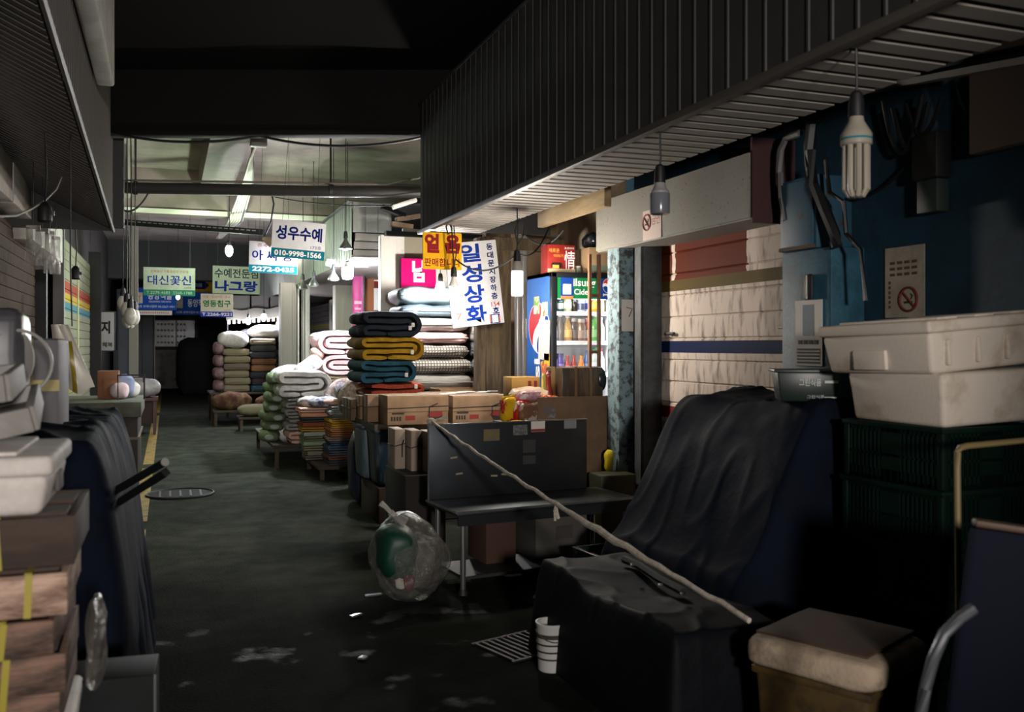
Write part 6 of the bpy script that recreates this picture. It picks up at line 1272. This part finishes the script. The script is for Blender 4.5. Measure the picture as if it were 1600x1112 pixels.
part('hanging_cord', MB().tube([(-0.02, 0, 0.41), (-0.03, 0, 0.8), (-0.03, 0, zl(wb.location.y)+0.05-wb.location.z)], 0.005, 5), m_cord, wb)
part('yellow_stripe', MB().grid(lambda u, v: fw_(0.42+0.14*u+0.45*v*0.6, v*0.75)+Vector((0, -0.006, 0)), 3, 14).thick(0.001), mat('yellow_tape', '8a7a1c'), wb)
# left tarpaulin over a stall
def prof_l(u, v):
    z = 1.27-0.10*u+0.02*math.sin(v*7); return z*(sm(0, 0.13, u)*sm(0, 0.08, v)*sm(0, 0.16, 1-u)*sm(0, 0.06, 1-v))**0.30
tarp('dark navy tarpaulin hanging in folds over the stall behind the wooden crates', -1.28, -0.10, 3.62, 5.9, prof_l, 5.7, 0.02, m_tarp, nu=90, nv=90, skirt=0.045)
pk2 = thing('metal_pole', 'upper of two black tubes sticking out of the left tarpaulin toward the lane', 'tube', (0, 0, 0), group='black tubes'); a = atD(160, 778, 3.85); e = atD(257, 722, 3.55)
part('tube', MB().tube([a, e], 0.016, 12), mat('black_tube', '16171a', 0.35), pk2); part('end_cap', MB().tube([e, e+(e-a).normalized()*0.006], 0.0165, 12), mat('pale_end', '8a8a86', 0.4), pk2)
pk3 = thing('metal_pole', 'lower of two black tubes sticking out of the left tarpaulin toward the lane', 'tube', (0, 0, 0), group='black tubes'); a = atD(160, 800, 3.85); e = atD(259, 738, 3.52)
part('tube', MB().tube([a, e], 0.02, 4), mat('black_tube', '16171a'), pk3); part('end_cap', MB().tube([e, e+(e-a).normalized()*0.004], 0.0185, 4), m_black, pk3)
pb = thing('steel_cabinet', 'dark steel box with a pale edge at the foot of the wooden crates', 'box', (-0.17, 2.98, 0), -0.06); part('box_body', MB().box(0, 0, 0.30, 0.28, 0.2, 0.60, bev=0.004), mat('dark_steel_sheet', '121517', 0.7, col2='0d0f10', nscale=6, spec=0.15), pb); part('pale_edge', MB().box(0.142, -0.1, 0.30, 0.006, 0.006, 0.6), m_steel_e, pb)
# plastic bag hanging at the end of the crates
hb2 = thing('plastic_bag', 'clear plastic bag hanging at the side of the wooden crates', 'plastic bag', tuple(atD(150, 1010, 2.42))); hb2.location.z -= 0.09
mb = MB().sell((0, 0, 0.1), 0.022, 0.12, 0.115, 0.8, 0.8, 24, 14); mb.jitter(0.012, 12, 8); part('bag_film', mb, film('bag_film_clear', '6a665e', 0.1, 0.25, 0.3), hb2)
# clear packets hanging on the left
for k, (px, py, w_, h_) in enumerate(((52, 385, 0.14, 0.30), (66, 390, 0.13, 0.33), (78, 395, 0.10, 0.36), (87, 400, 0.10, 0.34))):
    p = onX(px, py, -0.98); o = thing('plastic_packet', f'clear plastic packet hanging below the grey boards, {ORD[k+1]} from the left', 'packet', tuple(p), 0.25*k-0.3, 'clear packets on the left')
    part('packet_film', MB().grid(lambda u, v: Vector(((u-0.5)*w_*(0.75+0.25*(1-v)), 0.012*math.sin(u*6+v*4), (v-0.5)*h_)), 8, 10).thick(0.004), film('packet_film', 'a8a6a0', 0.25, 0.35, 0.18), o); part('top_seal', MB().box(0, 0, h_/2, w_*0.75, 0.01, 0.03), m_board, o)
    part('hanging_string', MB().tube([(0, 0, h_/2), (0, 0, zl(p.y)+0.245-p.z)], 0.003, 5), m_cord, o)
# left middle: cabinets, cart and bag
cbn = thing('low_cabinet', 'low dark stall cabinet with a pale greenish top beyond the left tarpaulin', 'cabinet', (-0.78, 12.6, 0)); part('cabinet_body', MB().box(0, 0, 0.36, 0.9, 1.6, 0.72, bev=0.01), mat('dark_cabinet', '2b2724', 0.7), cbn); part('cabinet_top', MB().box(0.02, 0, 0.80, 0.94, 1.7, 0.18, bev=0.01), mat('greenish_crate', '5f6154', 0.7, col2='4c4d42', nscale=3), cbn)
part('shelf_edge', MB().box(0.46, 0, 0.46, 0.02, 1.6, 0.03).box(0, -0.81, 0.46, 0.9, 0.02, 0.03), mat('brown_edge', '6a5844', 0.5), cbn); part('handle', MB().tube([(0.2, -0.81, 0.62), (0.25, -0.85, 0.6), (0.3, -0.81, 0.62)], 0.008, 6), m_steel_e, cbn)
bx_ = thing('cardboard_carton', 'small orange-brown carton on the low cabinet at the left', 'carton', (onY(170, 590, 12.6).x, 12.6, 0.892)); part('carton_body', MB().box(0, 0, 0.17, 0.24, 0.3, 0.34, bev=0.004), mat('rust_card', '7c5236', 0.8), bx_)
part('lid_flap', MB().box(0, 0, 0.343, 0.24, 0.3, 0.006), mat('rust_card', '7c5236'), bx_)
for k, (px, c, nm) in enumerate(((187, 'c8b4b4', 'pinkish white'), (194, '7f8aa4', 'dusty blue'), (203, 'c9c5bd', 'white'))):
    bundle(f'{nm} cloth bundle on the low cabinet at the left', fabric('bundle_'+c, c), (onY(px, 600, 12.5).x, 12.5+0.2*k, 0.892), (0.11, 0.14, 0.10+0.05*(k == 1)), 0.02, 9)
fr_ = thing('metal_rack', 'small dark metal rack on the low cabinet holding the cloth bundles', 'rack', (onY(205, 600, 12.3).x, 12.3, 0.89)); part('rack_frame', MB().tube([(-0.15, 0, 0), (-0.15, 0, 0.3), (0.15, 0, 0.3), (0.15, 0, 0)], 0.012, 6), m_black, fr_)
ct2 = thing('hand_cart', 'reddish brown cart with the large bedding bag in the lane on the left', 'cart', (onY(216, 640, 17.6).x-0.1, 17.6, 0)); m_rc = mat('red_brown_frame', '4a2a26', 0.6)
part('cart_deck', MB().box(0, 0, 0.62, 0.85, 0.7, 0.05), m_rc, ct2); part('handle_frame', MB().tube([(0.02, -0.3, 0.62), (0.02, -0.3, 1.0), (0.2, -0.3, 1.0), (0.2, -0.3, 0.62)], 0.018, 6), m_rc, ct2)
for sx in (-0.37, 0.37):
    for sy in (-0.3, 0.3): part('leg', MB().box(sx, sy, 0.31, 0.045, 0.045, 0.6), m_rc, ct2)
part('skirt_panel', MB().box(0, 0.0, 0.40, 0.8, 0.6, 0.4), mat('dark_maroon', '2c1a1a', 0.8), ct2)
ct2_x = ct2.location.x
bundle('large plastic bag of pale bedding lying on the cart at the left', mat('grey_lilac_bedding', 'a8a1a6', 0.5, col2='8e878e', nscale=7), (onY(217, 570, 17.6).x, 17.55, 0.645), (0.36, 0.3, 0.17), 0.025, 5, name='bedding_bag', cat='bag', cl='bag_film')
# far left clutter: tall dark cupboards and rolled goods
for k, (px, Y, w_, h_, c, lb) in enumerate(((206, 26, 0.5, 3.0, '34383c', 'tall grey-blue cupboard beside the hanging bulb cluster'), (228, 30, 0.7, 2.6, '2c2f33', 'tall dark cupboard farther up the lane on the left'))):
    p = onY(px, 540, Y); o = thing('tall_cupboard', lb, 'cupboard', (p.x-0.1, Y, 0)); part('cupboard_body', MB().box(0, 0, h_/2, w_, 0.6, h_, bev=0.01), mat('cupboard_'+c, c, 0.6), o); part('door_panel', MB().box(-w_*0.22, -0.305, h_/2, w_*0.4, 0.012, h_*0.9).box(w_*0.22, -0.305, h_/2, w_*0.4, 0.012, h_*0.9), mat('cupboard_door', '3c4046', 0.5), o); part('pale_edge', MB().box(w_/2, -0.305, h_/2, 0.02, 0.02, h_), mat('pale_rail', 'b0ab9a'), o)
bundle('dark draped heap at the far right of the lane end', mat('black_cloth', '1c1b1e', 0.9), (onY(306, 560, 31).x, 31, 0), (0.55, 0.5, 0.9), 0.06, 3, e1=0.5, name='draped_heap', cat='heap', cl='drape')
# far end wall: lit window with rows of lettering and a shutter below
fe = thing('shop_window', 'dim shop window with rows of pale lettering at the far end of the lane', 'window', (onY(270, 520, 36).x, 36, 0)); part('frame', MB().box(0, 0, 1.35, 1.75, 0.12, 2.7), mat('dark_frame', '24262a', 0.6), fe); part('window_pane', MB().box(0, -0.07, 2.0, 1.5, 0.02, 0.95), mat('dim_teal_glass', '3a4a50', 0.25), fe)
part('mullion', MB().box(0.12, -0.085, 2.0, 0.05, 0.02, 0.95).box(-0.75, -0.085, 1.8, 0.05, 0.02, 1.5), mat('pale_frame', 'a5a298', 0.5), fe)
q = MB()
for r_ in range(4):
    for k in range(8): q.box(-0.5+0.12*k+(0.06 if k > 4 else 0), -0.083, 2.33-0.22*r_, 0.08, 0.004, 0.07)
part('faint_lettering', q, mat('pale_teal_print', '8fa6a8', 0.6), fe); part('lower_shutter', MB().box(0, -0.07, 0.7, 1.5, 0.03, 1.4), m_shut_d, fe)
aw = thing('shop_awning', 'white fringed awning over the far stall lamps', 'awning', (1.9, 20.7, 0)); 
part('awning_cloth', MB().grid(lambda u, v: Vector((-0.75+1.6*u, -0.5*(1-v), 2.08+0.22*v+0.02*math.sin(u*20)+0.12*u)), 24, 4).thick(0.01), mat('awning_white', '8f8c84', 0.8), aw)
q = MB()
for k in range(16): q.box(-0.7+0.1*k, -0.51, 2.04+0.0075*k, 0.06, 0.01, 0.08)
part('fringe', q, mat('awning_white', 'cfccc2'), aw)
for s in (-0.7, 0.8): part('pole', MB().cyl((s, 0, 0), (s, 0, 2.3), 0.02), m_steel, aw)
q = MB()
for k in range(5): q.box(-0.8+0.4*k, 0.3, 2.42, 0.36, 0.06, 0.44)
part('rear_boards', q, mat('dull_panel', '34322e', 0.8), aw)
